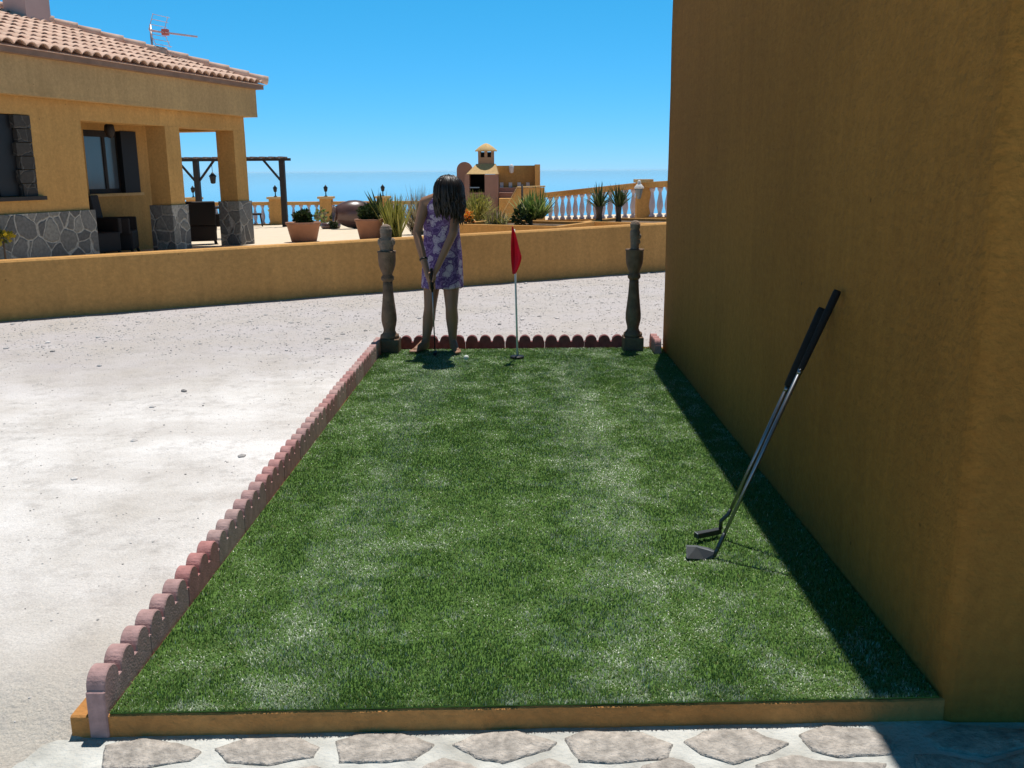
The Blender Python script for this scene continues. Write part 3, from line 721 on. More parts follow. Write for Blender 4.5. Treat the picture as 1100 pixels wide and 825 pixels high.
b.add(vs, fs, True); b.build('dress', M['dress'], gl, solid=.004, sub=1)
# bracelet
b = MB(); wb = elR.lerp(wrR, .62); b.tube([wb-(wrR-elR).normalized()*.006, wb+(wrR-elR).normalized()*.006], .036, 14); b.build('bracelet', M['black'], gl)
# hair: many locks running from the parting over the skull, then hanging
b = MB(); hc = headc+Vector((0, 0, .012)); hrnd = random.Random(3)
b.ell(hc+HM @ Vector((0, .012, .012)), (.104, .110, .112), 24, 16, HM)
for k in range(420):
    a = hrnd.random()*2*PI; st_ = hrnd.random()**.6*.8
    R_ = Vector((math.cos(a)*.112, math.sin(a)*.108, .118)); pts = []
    r0 = hrnd.uniform(.004, .010)
    off = hrnd.uniform(.96, 1.08)
    for t_ in [st_+(1.62-st_)*i/5 for i in range(6)]:
        pts.append(hc+Vector((R_.x*math.sin(t_)*off, R_.y*math.sin(t_)*off, R_.z*math.cos(t_)*off)))
    p = pts[-1]; back = math.sin(a) > .55
    end = P(480, 236 if not back else 232, 7.6).z+hrnd.choice([hrnd.uniform(-.05, .02), hrnd.uniform(-.02, .09)])+.03*(1-math.cos(a))
    sway = Vector((hrnd.uniform(-.012, .014), hrnd.uniform(-.015, .01), 0)); tgt = Vector((p.x*.92+(headc.x+.012)*.08, p.y*.9+headc.y*.1, end))
    for i in range(1, 5):
        q = p.lerp(tgt, i/4)+sway*1.5*math.sin(i*1.5+k); pts.append(q)
    b.tube(pts, [r0*.6]+[r0]*(len(pts)-2)+[r0*.25], 5)
b.build('hair', M['hair'], gl)
# her putter
t = thing('golf_putter', 'putter held low by the girl, its head resting on the turf', 'golf club', (gl_head.x, gl_head.y, .085))
b = MB(); b.tube([grip_top+cdn*.02, gl_head], [.0065, .005], 10); b.build('shaft', M['steel'], t)
b = MB(); b.tube([grip_top-cdn*.03, grip_top+cdn*.06, grip_top+cdn*.17], [.0115, .0115, .0085], 12); b.build('grip', M['grip'], t)
b = MB(); b.box((gl_head.x-.012, gl_head.y-.055, .092), (gl_head.x+.014, gl_head.y+.05, .118)); b.build('club_head', M['black'], t, bevel=.004)

# ------------------------------------------------------------------ terrace wall
b = MB(); ns = 60; vs = []; fs = []
def twz(s): return .709+(.803-.709)*s/TWL
for i in range(ns+1):
    s = -13+30*i/ns; z = twz(min(max(s, -2), TWL+3))+.003*mnoise.noise(Vector((s*2, 0, 0)))
    for o_, zz in ((0, -.1), (0, z-.02), (.02, z), (.20, z), (.22, z-.02), (.22, -.1)):
        p = tw(s, o_); vs.append((p.x, p.y, zz))
for i in range(ns):
    for k in range(5): fs.append((i*6+k, (i+1)*6+k, (i+1)*6+k+1, i*6+k+1))
fs += [tuple(range(5, -1, -1)), tuple(range(ns*6, ns*6+6))]
b.add(vs, fs); tag(b.build('terrace_wall', M['stucco']), 'low orange rendered wall running across the picture behind the gravel', 'wall')

# ------------------------------------------------------------------ house
dh = ray(850, 181); dh.z = 0; dh.normalize(); hn = Vector((dh.y, -dh.x, 0)); P2 = Vector((-5.382, 18.748, 0))
def W(t_, o_, z): return P2+dh*t_+hn*o_+Vector((0, 0, z))
def hbox(mb, t0, t1, o0, o1, z0, z1):
    q = [(t0, o1), (t0, o0), (t1, o0), (t1, o1)]
    return mb.hexa([W(a, c_, z0) for a, c_ in q], [W(a, c_, z1) for a, c_ in q])
hs = thing('house', 'single-storey orange house with tiled roof, stone base and corner porch', 'house', W(-5, -1, .2))
b = MB()
# front wall around the left window (opening t -7.4..-5.494, z 1.29..2.40)
hbox(b, -14, -7.4, -.3, 0, 0, 2.66); hbox(b, -7.4, -5.494, -.3, 0, 0, 1.29); hbox(b, -7.4, -5.494, -.3, 0, 2.40, 2.66); hbox(b, -5.494, -4.487, -.3, 0, 0, 2.66)
hbox(b, -4.487-.25, -4.487, -1.3, -.301, 0, 2.66)
# set-back porch wall with window opening t -2.92..-1.6
hbox(b, -4.736, -2.92, -1.6, -1.301, 0, 2.66); hbox(b, -2.92, -1.6, -1.6, -1.301, 0, 1.25); hbox(b, -2.92, -1.6, -1.6, -1.301, 2.33, 2.66); hbox(b, -1.6, -.85, -1.6, -1.301, 0, 2.66)
hbox(b, -1.15, -.85, -7.2, -1.601, 0, 2.66)
hbox(b, -14, -1.151, -7.2, -6.9, 0, 2.66); hbox(b, -14, -13.7, -6.9, -.301, 0, 2.66)
b.build('wall', M['stucco_house'], hs)
b = MB(); hbox(b, -4.485, .0, -.38, -.003, 2.375, 2.66); hbox(b, -.40, -.003, -7.0, -.381, 2.375, 2.66); b.build('porch_beam', M['stucco_house'], hs)
b = MB(); hbox(b, -4.486, -.003, -7.0, -.003, 2.661, 2.70); b.build('porch_ceiling', M['fascia'], hs)
b = MB(); hbox(b, -14.2, .19, -7.4, .19, 2.702, 3.165)
# a deep band: bottom edge a little lower at the outside
hbox(b, -14.2, .192, .04, .192, 2.645, 2.7015); hbox(b, .04, .192, -7.4, .0395, 2.645, 2.7015); b.build('fascia', M['fascia'], hs)
b = MB(); hbox(b, -14.3, .30, -7.5, .30, 3.166, 3.242); b.build('eave_board', M['eave'], hs)
for tt in (-.20, -2.28):
    b = MB(); hbox(b, tt-.2, tt+.2, -.385, -.0, 0, 2.374); pil = b.build('porch_pillar', M['stucco_house'], hs)
    b = MB(); hbox(b, tt-.235, tt+.235, -.42, .035, 0, 1.05); b.build('stone_base', M['clad'], pil)
b = MB(); hbox(b, -.2-.2, -.2+.2, -3.9, -3.5, 0, 2.374); pil = b.build('porch_pillar', M['stucco_house'], hs)
b = MB(); hbox(b, -.435, .035, -3.94, -3.46, 0, 1.05); b.build('stone_base', M['clad'], pil)
b = MB(); hbox(b, -14, -4.42, .001, .045, 0, 1.055); hbox(b, -4.486, -4.42, -1.2, .0005, 0, 1.055); b.build('stone_base', M['clad'], hs)
# left window with stone quoins, their shade painted in as darker stone
wn = MB(); hbox(wn, -7.4, -5.75, -.16, -.11, 1.29, 1.36); hbox(wn, -7.4, -5.75, -.16, -.11, 2.33, 2.40)
for tt in (-7.4, -6.62, -5.83): hbox(wn, tt, tt+.08, -.16, -.11, 1.361, 2.329)
w_ = wn.build('window', M['dark'], hs)
g = MB(); hbox(g, -7.39, -5.80, -.15, -.13, 1.30, 2.39); g.build('pane', M['glassd'], w_)
g = MB()
for k in range(6): hbox(g, -5.75-.04*(k % 2), -5.494, -.2, .006+.004*(k % 3), 1.29+.185*k, 1.29+.185*k+.175)
g.build('stone_jamb', M['jamb'], w_)
g = MB(); hbox(g, -7.5, -5.40, -.1, .07, 1.235, 1.289); g.build('sill', M['dark'], w_)
g = MB(); hbox(g, -6.10, -5.76, -.105, -.06, 1.30, 2.39); g.build('shutter', M['black'], w_)
# porch window with open dark shutter
wn = MB(); hbox(wn, -2.92, -1.6, -1.44, -1.38, 1.25, 1.33); hbox(wn, -2.92, -1.6, -1.44, -1.38, 2.22, 2.33)
for tt in (-2.92, -2.38, -2.02): hbox(wn, tt, tt+.07, -1.44, -1.38, 1.331, 2.219)
w_ = wn.build('window', M['dark'], hs)
g = MB(); hbox(g, -2.91, -1.98, -1.43, -1.40, 1.26, 2.32); g.build('pane', M['glassd'], w_)
g = MB(); hbox(g, -2.0, -1.585, -1.45, -1.285, 1.245, 2.335); g.build('shutter', M['black'], w_)
g = MB(); hbox(g, -2.97, -1.55, -1.5, -1.24, 1.20, 1.248); g.build('sill', M['tan'], w_)
# barrel-tile roof on the facade side and the hip end
S, EZ, EO = .33, 3.245, .34
def roof_side(mk, length, rise_run, name):
    """tiles over a hip slope: mk(u, v) maps along-eave u and up-slope run v to t, o"""
    b = MB(); per = .21; nu = int(length/per*6); nv = int(rise_run/.36)
    vs = []; fs = []; W_ = nu+1
    for j in range(nv+1):
        for rep in (0, 1):
            v = min(j*.36, rise_run) if rep == 0 else min((j+1)*.36+.03, rise_run+.02)
            lift = .03 if rep == 0 else .0
            for i in range(W_):
                u = length*i/nu; ph = (u/per) % 1; jit = .008*mnoise.noise(Vector((math.floor(u/per)*3.7, j*2.3, 0)))
                prof_ = .062*abs(math.sin(PI*ph))**.7 if True else 0
                q = mk(u, v); vs.append((q[0], q[1], EZ+v*S+prof_+lift+jit))
    for j in range(nv+1):
        for i in range(nu):
            a0 = (2*j)*W_+i; fs.append((a0, a0+1, a0+1+W_, a0+W_))
    return [W(*p) for p in vs], fs
def clip_hip(vs, fs, planes):
    bm = bmesh.new(); bv = [bm.verts.new(v) for v in vs]
    for f in fs: bm.faces.new([bv[i] for i in f])
    for co_, no_ in planes:
        bmesh.ops.bisect_plane(bm, geom=bm.verts[:]+bm.edges[:]+bm.faces[:], plane_co=co_, plane_no=no_, clear_outer=True)
    bm.verts.index_update(); v2 = [v.co.copy() for v in bm.verts]; f2 = [tuple(v.index for v in f.verts) for f in bm.faces]; bm.free(); return v2, f2
hipn = (dh-hn).normalized()                                  # across the hip line, away from the facade slope
corner = W(EO, EO, EZ)
rb = MB()
v, f = roof_side(lambda u, r: (EO-u, EO-r), 14.6, 3.9, 'a'); v, f = clip_hip(v, f, [(corner, hipn)]); rb.add(v, f)
v, f = roof_side(lambda u, r: (EO-r, EO-u), 7.9, 3.9, 'b'); v, f = clip_hip(v, f, [(corner, -hipn), (W(EO, EO-7.9, EZ), (-dh-hn).normalized()*-1 if False else (dh+hn).normalized()*-1)]); rb.add(v, f)
rb.add([W(-14.3, -7.56, EZ), W(EO, -7.56, EZ), W(-3.56, -3.56, EZ+3.9*S), W(-14.3, -3.56, EZ+3.9*S)], [(0, 1, 2, 3)])
rb.add([W(-14.3, EO-.02, EZ), W(EO-.02, EO-.02, EZ), W(-3.56, -3.56, EZ+3.9*S), W(-14.3, -3.56, EZ+3.9*S)], [(0, 1, 2, 3)])
rb.add([W(EO-.02, EO-.02, EZ), W(EO-.02, -7.56, EZ), W(-3.56, -3.56, EZ+3.9*S)], [(0, 1, 2)])
rb.build('roof', M['tile'], hs, solid=.012)
rb = MB()
for k in range(15):
    p = [W(EO-.26*k-.13*q+.02, EO-.26*k-.13*q+.02, EZ+(.26*k+.13*q)*S+.075+(.02 if q == 0 else 0)) for q in (0, 2.2)]
    rb.tube(p, [.085, .07], 10)
rb.build('hip_tiles', M['tile'], hs)
# chimney rising behind the ridge at the left
b = MB(); cz = aty(32, 20, 15.0)
ct = -4.1; co2 = -2.6
cpt = None
for k in range(200):                                         # walk back along the view ray to the roof slope
    p = CAM+ray(34, 22)*(12+.05*k); rel = p-P2; o_ = rel.dot(hn); 
    if p.z < EZ+(EO-o_)*S+.02: cpt = p; break
cpt = cpt or W(-4, -2.5, 4.1)
rel = cpt-P2; ct, co2 = rel.dot(dh), rel.dot(hn)
hbox(b, ct-.28, ct+.28, co2-.30, co2+.16, cpt.z-.35, cpt.z+1.1); b.build('chimney', M['chim'], hs)
# wall lamp on the corner pillar
wl = W(.0, -.1, 2.0); lt = thing('wall_lamp', 'small white wall lamp on the corner porch pillar', 'lamp', wl)
b = MB(); hbox(b, .003, .03, -.16, -.06, 1.92, 2.1); b.build('bracket', M['white'], lt)
b = MB(); b.lathe(W(.075, -.11, 1.9), [(.02, 0), (.045, .03), (.055, .12), (.03, .17), (.01, .19)], 12); b.build('lamp_shade', M['white'], lt)
# porch lantern
pl = W(-3.10, -.62, 2.66); lt = thing('porch_lantern', 'round dark lantern hanging under the porch beam', 'lantern', pl)
b = MB(); b.tube([pl, pl-Vector((0, 0, .25))], .012, 8); b.build('chain', M['black'], lt)
b = MB(); b.lathe(pl-Vector((0, 0, .55)), [(.02, .06), (.06, .09), (.085, .18), (.075, .26), (.03, .30), (.015, .31)], 16); b.build('lamp_shade', M['dark'], lt)
# antenna on the hip
def on_hip(px):
    best = None
    for k in range(300):
        r_ = .012*k; p = W(EO-r_, EO-r_, EZ+r_*S+.06); d = p-CAM
        x = 550+F*d.dot(RT)/d.dot(FWD)
        if best is None or abs(x-px) < best[0]: best = (abs(x-px), p)
    return best[1]
am = on_hip(164); dA = (am-CAM).dot(FWD)
def near(px, py): return CAM+ray(px, py)*(dA/ray(px, py).dot(FWD))
an_ = thing('tv_antenna', 'television antenna with red boom and pale grid reflector on the tiled roof', 'antenna', am)
b = MB(); b.tube([am-Vector((0, 0, .15)), near(161.5, 27)], .022, 10); b.build('mast', M['alum'], an_)
b = MB(); r0_, r1_ = near(162, 33), near(212, 39.5); rd = (r1_-r0_).normalized(); r1b = r1_+Vector((.25, -.25, 0))
b.bar(r0_, r1_, .03, .03)
for k in range(9):
    p = r0_.lerp(r1_, .32+.07*k); b.bar(p-Vector((.03, .10, 0)), p+Vector((.03, .10, 0)), .012, .012)
b.build('boom', M['antpink'], an_)
b = MB(); p = r0_.lerp(r1_, .30); b.box(p-Vector((.05, .05, .05)), p+Vector((.07, .05, .06))); b.build('dipole_box', M['antred'], an_, bevel=.01)
b = MB(); g0 = near(168, 33)
for k in range(7):
    zz = -.30+.10*k; lean_ = .10*abs(zz)/.3
    b.tube([g0+Vector((lean_-.06, -.22, zz*.85)), g0+Vector((lean_+.08, .22, zz*.85))], .006, 6)
for s in (-1, 1): b.tube([g0+Vector((s*.06+.10, s*.20, -.27)), g0+Vector((s*.06, s*.20, 0)), g0+Vector((s*.06+.10, s*.20, .27))], .007, 6)
b.build('reflector_grid', M['antpink'], an_)

# ------------------------------------------------------------------ porch furniture
def armchair(base, yaw, label, hgt=.92):
    t = thing('wicker_armchair', label, 'chair', (0, 0, 0), 'dark wicker chairs on the terrace')
    b = MB(); b.box((-.30, -.30, .08), (.30, .30, .40)); b.build('seat', M['wicker'], t, bevel=.03)
    b = MB(); b.hexa([(-.30, .22, .40), (.30, .22, .40), (.30, .31, .40), (-.30, .31, .40)], [(-.30, .30, hgt), (.30, .30, hgt), (.30, .37, hgt-.02), (-.30, .37, hgt-.02)]); b.build('backrest', M['wicker'], t, bevel=.02)
    for s in (-1, 1):
        b = MB(); b.box((s*.34-.04, -.28, .36), (s*.34+.04, .26, .62)); b.build('armrest', M['wicker'], t, bevel=.02)
    for sx in (-1, 1):
        for sy in (-1, 1):
            b = MB(); b.tube([(sx*.26, sy*.26, .10), (sx*.28, sy*.29, 0)], .025, 8); b.build('leg', M['dark'], t)
    t.location = base; t.rotation_euler = (0, 0, yaw); return t
def side_chair(base, yaw, label):
    t = thing('terrace_chair', label, 'chair', (0, 0, 0), 'dark wicker chairs on the terrace')
    b = MB(); b.box((-.24, -.24, .40), (.24, .24, .46)); b.build('seat', M['wicker'], t, bevel=.015)
    b = MB(); b.hexa([(-.24, .19, .461), (.24, .19, .461), (.24, .24, .461), (-.24, .24, .461)], [(-.22, .27, .92), (.22, .27, .92), (.22, .31, .92), (-.22, .31, .92)]); b.build('backrest', M['wicker'], t, bevel=.015)
    for sx in (-1, 1):
        for sy in (-1, 1):
            b = MB(); b.tube([(sx*.20, sy*.20, .40), (sx*.24, sy*.25, 0)], .02, 8); b.build('leg', M['dark'], t)
    t.location = base; t.rotation_euler = (0, 0, yaw); return t
def W0(t_, o_): p = W(t_, o_, 0); p.z = flz(p.x, p.y); return p
ha = math.atan2(dh.y, dh.x)
armchair(W0(-3.75, -.62), ha, 'black high-backed wicker armchair under the porch, next to the stone wall end', 1.02)
armchair(W0(-2.95, -.80), ha+.5, 'dark wicker armchair under the porch window, nearer the pillars', 1.0)
p = fl(217, 262.5); armchair(p, .35+PI, 'dark wicker armchair between the two porch pillars', .88)
p = fl(231, 257); side_chair(p+Vector((.1, .5, flz(p.x+.1, p.y+.5)-p.z)), -1.2, 'dark chair with splayed legs beside the small porch table')
p = fl(274, 243.5); side_chair(p, PI/2+.3, 'dark chair out in the sun beyond the corner pillar')
p = fl(246, 257); t = thing('terrace_table', 'small dark table standing beyond the porch pillars', 'table', p)
b = MB(); b.box((p.x-.42, p.y-.3, p.z+.70), (p.x+.42, p.y+.3, p.z+.74)); b.build('table_top', M['wicker'], t, bevel=.008)
for sx in (-1, 1):
    for sy in (-1, 1):
        b = MB(); b.tube([(p.x+sx*.36, p.y+sy*.25, p.z+.70), (p.x+sx*.40, p.y+sy*.27, p.z)], .028, 8); b.build('leg', M['dark'], t)

# ------------------------------------------------------------------ pergola
PD = 31.5
def pgp(px, py, D=PD): return aty(px, py, D)
b1, b2 = pgp(215.5, 239), pgp(306.5, 238.5)
for q in (b1, b2): q.z = flz(q.x, q.y)
zt = pgp(303, 176).z
t = thing('pergola', 'dark wooden pergola on braced posts beyond the porch', 'pergola', b1)
bl, br = pgp(150, 172.5), pgp(312, 174)
zb = (bl.z+br.z)/2
b = MB(); b.box((bl.x, PD-.07, zb), (br.x, PD+.07, zb+.085)); b.build('beam', M['dark'], t)
b = MB()
for k in range(16):
    x = br.x-.25-k*(br.x-bl.x-.4)/15; b.box((x-.05, PD-.45, zb+.086), (x+.05, PD+.45, zb+.135))
b.build('rafters', M['eave'], t)
b3 = Vector((b1.x-(b2.x-b1.x), b1.y, 0)); b3.z = flz(b3.x, b3.y)
for q in (b1, b2, b3):
    for dy in (0,):
        p = MB(); zz = flz(q.x, PD+dy); p.box((q.x-.085, PD+dy-.085, zz), (q.x+.085, PD+dy+.085, zb-.001)); po = p.build('post', M['dark'], t)
        for s in (-1, 1):
            if q is b2 and s > 0: continue
            p = MB(); p.bar((q.x+s*.08, PD+dy, zb-.62), (q.x+s*.60, PD+dy, zb+.02), .065, .065, (0, 1, 0)); p.build('brace', M['dark'], po)
lp = pgp(228, 183.5)
t = thing('hanging_lantern', 'small black lantern hanging from the pergola beam', 'lantern', lp)
b = MB(); b.tube([(lp.x, PD, zb), (lp.x, PD, lp.z-.1)], .01, 6); b.build('chain', M['black'], t)
b = MB(); b.lathe((lp.x, PD, lp.z-.42), [(.03, 0), (.08, .02), (.11, .22), (.13, .25), (.05, .33), (.02, .37)], 10); b.build('lamp_shade', M['black'], t)

# ------------------------------------------------------------------ balustrades
def baluster(mb, p, h, r=.075):
    k = h/.6
    mb.lathe(p, [(r*.9, 0), (r*.9, .04*k), (r*.5, .06*k), (r*.62, .12*k), (r*.95, .22*k), (r*.85, .30*k), (r*.5, .44*k), (r*.42, .50*k), (r*.6, .53*k), (r*.85, .56*k), (r*.85, .6*k)], 10)
def balustrade(p, q, zb0, zb1, zt0, zt1, n, label, name='balustrade', r=.075, curb=.12, rail=.12):
    """p,q plan ends; sloped kerb and rail heights are given at both ends"""
    t = thing(name, label, 'balustrade', (p.x, p.y, zb0)); d = (q-p).normalized(); s = Vector((-d.y, d.x, 0))
    def slab(w, a0, a1, c0, c1):
        m_ = MB(); m_.hexa([p-s*w+Vector((0, 0, a0)), p+s*w+Vector((0, 0, a0)), q+s*w+Vector((0, 0, a1)), q-s*w+Vector((0, 0, a1))],
                           [p-s*w+Vector((0, 0, c0)), p+s*w+Vector((0, 0, c0)), q+s*w+Vector((0, 0, c1)), q-s*w+Vector((0, 0, c1))]); return m_
    slab(.12, zb0-.6, zb1-.6, zb0, zb1).build('kerb', M['stucco'], t)
    slab(.13, zt0-rail, zt1-rail, zt0, zt1).build('rail', M['stucco'], t, bevel=.01)
    for i in range(n):
        f = (i+.5)/n; c_ = p.lerp(q, f); z0 = zb0+(zb1-zb0)*f+.001; z1 = zt0+(zt1-zt0)*f-rail-.001
        m_ = MB(); baluster(m_, (c_.x, c_.y, z0), z1-z0, r); m_.build('baluster', M['bal'], t)
    return t
RD = 34.6
l0, l1 = aty(120, 217, RD), aty(502, 216, RD)
zrail = aty(340, 216.5, RD).z
fz = lambda x: flz(x, RD)
balustrade(Vector((l0.x, RD, 0)), Vector((l1.x, RD, 0)), fz(l0.x)+.05, fz(l1.x)+.05, zrail, zrail, 46, 'long low balustrade along the sea edge beyond the pergola', r=.085)
# pillars with lamps on that balustrade
lamp0 = None
pcs = [(209, 'beyond the porch gap, under the pergola'), (297, 'beside the last pergola post'), (351, 'between the two large flowerpots'), (412, 'behind the spiky dark plant')]
for px, where in pcs:
    c_ = aty(px, 225, RD); 
    t = thing('balustrade_pillar', f'square orange balustrade pillar {where}', 'pillar', (c_.x, RD-.02, fz(c_.x)), 'pillars along the sea balustrade')
    b = MB(); b.box((c_.x-.21, RD-.22, fz(c_.x)), (c_.x+.21, RD+.20, zrail+.10)); b.build('shaft', M['stucco'], t)
    b = MB(); b.box((c_.x-.27, RD-.28, zrail+.101), (c_.x+.27, RD+.26, zrail+.18)); b.build('cap', M['tan'], t)
    zc = zrail+.181
    if lamp0 is None:
        l = thing('pillar_lamp', f'small black lantern on the balustrade pillar {where}', 'lamp', (c_.x, RD-.02, zc), 'lanterns on the balustrade pillars')
        b = MB(); b.tube([(c_.x, RD-.02, zc), (c_.x, RD-.02, zc+.02), (c_.x, RD-.02, zc+.03), (c_.x, RD-.02, zc+.17)], [.06, .06, .022, .018], 10); b.build('stem', M['black'], l)
        b = MB(); b.lathe((c_.x, RD-.02, zc+.165), [(.03, 0), (.055, .02), (.075, .13), (.085, .15), (.04, .20), (.012, .25)], 10); b.build('lamp_shade', M['black'], l)
        lamp0 = l
    else:
        l = copy_tree(lamp0); l.location = (c_.x, RD-.02, zc); l['label'] = f'small black lantern on the balustrade pillar {where}'
# balustrade at the right, running down towards the barbecue
q0, q1 = aty(588, 207, 28.0), aty(685, 196.5, 24.0)
balustrade(Vector((q0.x, 28, 0)), Vector((q1.x, 24, 0)), aty(588, 236, 28).z, aty(685, 234, 24).z, q0.z, q1.z, 13, 'sloping balustrade with pale balusters behind the two small palms', r=.085, rail=.14)
q2 = aty(697, 195.5, 23.5); q3 = Vector((q2.x+2.0, 20.1, 0)); 
balustrade(Vector((q2.x, 23.5, 0)), q3, aty(697, 233, 23.5).z, aty(697, 233, 23.5).z+.15, q2.z, q2.z+.17, 13, 'short piece of balustrade between lamp pillar and the tall building', r=.085, rail=.14)
pc_ = aty(691, 200, 23.6); zpt = aty(691, 192.5, 23.6).z
t = thing('balustrade_pillar', 'broad orange pillar carrying a white lantern, next to the tall building', 'pillar', (pc_.x, 23.6, .3))
b = MB(); b.box((pc_.x-.17, 23.43, .1), (pc_.x+.17, 23.77, zpt-.08)); b.build('shaft', M['stucco'], t)
b = MB(); b.box((pc_.x-.22, 23.38, zpt-.079), (pc_.x+.22, 23.82, zpt)); b.build('cap', M['tan'], t)
lc = aty(686.5, 203, 23.2)
t = thing('wall_lantern', 'white carriage lantern fixed to the broad orange pillar', 'lantern', lc)
b = MB(); b.bar((lc.x, 23.2, lc.z+.18), (lc.x+.03, 23.42, lc.z+.12), .03, .03); b.build('bracket', M['white'], t)
b = MB(); b.lathe((lc.x, 23.2, lc.z-.24), [(.03, 0), (.05, .02), (.10, .22), (.11, .25)], 8); b.build('glass', M['glassd'], t)
b = MB(); b.lathe((lc.x, 23.2, lc.z+.011), [(.125, 0), (.12, .03), (.06, .10), (.04, .12), (.045, .16), (.02, .2)], 8); b.build('cap', M['white'], t)

# ------------------------------------------------------------------ raised planters behind the terrace wall
def planter(tl, tr, Y0, Y1, label):
    a0, a1 = aty(*tl, Y0), aty(*tr, Y1); z = (a0.z+a1.z)/2
    a0 = Vector((a0.x, a0.y, z)); a1 = Vector((a1.x, a1.y, z)); d = (a1-a0).normalized(); s = Vector((-d.y, d.x, 0)); dep = 1.5
    t = thing('planter', label, 'planter', (a0.x, a0.y, flz(a0.x, a0.y)), 'rendered planters behind the terrace wall')
    b = MB(); zb_ = flz(a0.x, a0.y)-.2
    def w_(p, q, th):
        e = (q-p).normalized(); k = Vector((-e.y, e.x, 0))*th
        b.hexa([Vector((v_.x, v_.y, zb_)) for v_ in (p, q, q+k, p+k)], [Vector((v_.x, v_.y, z)) for v_ in (p, q, q+k, p+k)])
    w_(a0, a1, .12); w_(a0+s*dep, a1+s*dep, .12); w_(a0+s*.121+d*.12, a0+s*(dep-.001)+d*.12, .12); w_(a1+s*.121, a1+s*(dep-.001), .12)
    b.build('wall', M['stucco'], t)
    b = MB(); b.add([a0+s*.125+d*.125-Vector((0, 0, .05)), a1+s*.125-d*.125-Vector((0, 0, .05)), a1+s*(dep-.005)-d*.125-Vector((0, 0, .05)), a0+s*(dep-.005)+d*.125-Vector((0, 0, .05))], [(0, 1, 2, 3)])
    b.build('soil', M['soil'], t); return z-.05
za = planter((484, 239.5), (601, 244.5), 17.6, 16.6, 'long orange planter holding the bushes behind the flag')
zp = planter((624, 236), (712, 242), 18.4, 17.6, 'orange planter holding the two small palms')

# ------------------------------------------------------------------ barbecue corner
QD = 25.5
def qp(px, py, D=QD): return aty(px, py, D)
def qbox(mb, x0, y0, x1, y1, D0, D1, zbase=None):
    a0, a1 = qp(x0, y0, D0), qp(x1, y1, D0); mb.box((a0.x, D0, a1.z if zbase is None else zbase), (a1.x, D1, a0.z)); return mb
bq = thing('barbecue', 'rendered outdoor barbecue with chimney, hood and tall side wall', 'barbecue', qp(525, 238))
b = MB(); zf = flz(-1, QD)-.1
qbox(b, 520.5, 187.5, 535, 214, QD, QD+1.0, zf); qbox(b, 499, 187.5, 504.5, 214, QD, QD+1., zf); qbox(b, 504.6, 207, 520.4, 214, QD, QD+1., zf); b.build('oven_body', M['purple'], bq)
b = MB(); a0, a1 = qp(504.6, 188, QD+.85), qp(521, 207, QD+.85); b.box((a0.x, QD+.8, a1.z-.05), (a1.x, QD+.99, a0.z+.1)); b.build('firebox', M['soot'], bq)
b = MB(); a0, a1 = qp(504.6, 201.5), qp(515, 202.3); b.bar((a0.x, QD+.02, a0.z), (a1.x, QD+.02, a0.z), .03, .03); b.build('grill_bar', M['steel'], bq)
b = MB()                                                     # sloped hood
lo = [qp(501, 187), qp(535, 187)]; hi = [qp(511, 176), qp(532, 176)]
b.hexa([(lo[0].x, QD-.05, lo[0].z), (lo[1].x, QD-.05, lo[1].z), (lo[1].x, QD+1.05, lo[1].z), (lo[0].x, QD+1.05, lo[0].z)],
       [(hi[0].x, QD+.3, hi[0].z), (hi[1].x, QD+.3, hi[0].z), (hi[1].x, QD+.85, hi[0].z), (hi[0].x, QD+.85, hi[0].z)]); b.build('hood', M['tan'], bq)
b = MB()                                                     # chimney with openings: shaft, four corner pillars, roof
a0, a1 = qp(513.5, 169, QD+.3), qp(530.5, 180, QD+.3); zsh = a0.z; sx0, sx1 = a0.x, a1.x
b.box((sx0, QD+.31, hi[0].z-.2), (sx1, QD+.31+(sx1-sx0), zsh)); ztop = qp(513, 162.5, QD+.3).z
dd = (sx1-sx0)
for i in (0, 1):
    for j in (0, 1):
        x = sx0+i*(dd-.07); y = QD+.31+j*(dd-.07); b.box((x, y, zsh+.001), (x+.07, y+.07, ztop))
b.box((sx0+dd/2-.04, QD+.315, zsh+.001), (sx0+dd/2+.04, QD+.40, ztop-.001))
ch_ = b.build('chimney', M['chim2'], bq)
b = MB(); x0, x1, y0, y1 = sx0+.05, sx1-.05, QD+.44, QD+.31+dd-.13; b.box((x0, y0, zsh), (x1, y1, ztop-.02)); b.build('flue', M['soot'], ch_)
b = MB(); cx, cy = (sx0+sx1)/2, QD+.31+dd/2; r_ = dd/2+.05
b.lathe((cx, cy, ztop+.001), [(r_*1.16, 0), (r_*1.12, .03), (r_*.72, .12), (r_*.3, .19), (.02, .21)], 4 if False else 16); b.build('cap', M['tan'], ch_)
b = MB()                                                     # round-topped wall on the left
cL, cR = qp(489.5, 190, QD+.6), qp(506.5, 190, QD+.6); xc = (cL.x+cR.x)/2; rw = (cR.x-cL.x)/2; zc = qp(498, 182.5, QD+.6).z
pts = [(cL.x, QD+1.06, zf), (cR.x, QD+1.06, zf)]+[(xc+rw*math.cos(PI*k/16), QD+1.06, zc+rw*math.sin(PI*k/16)) for k in range(17)]
b.prism(pts, (0, .3, 0)); b.build('arched_wall', M['purple'], bq)
b = MB(); qbox(b, 532, 178, 576, 240, QD+1.1, QD+1.4, zf); b.build('back_wall', M['stucco_house'], bq)
b = MB(); a0 = qp(574.5, 177.5, QD+.9); b.box((a0.x, QD+.55, zf), (a0.x+.14, QD+1.41, a0.z+.02)); b.build('end_wall', M['stucco'], bq)
b = MB()                                                     # dado of pale tiles along the back wall
for k in range(8):
    x0_ = 537+4.7*k
    if k % 2 == 0: b = MB(); qbox(b, x0_, 196, x0_+3.8, 201.5, QD+1.07, QD+1.099); b.build('dado_tile', M['white'], bq)
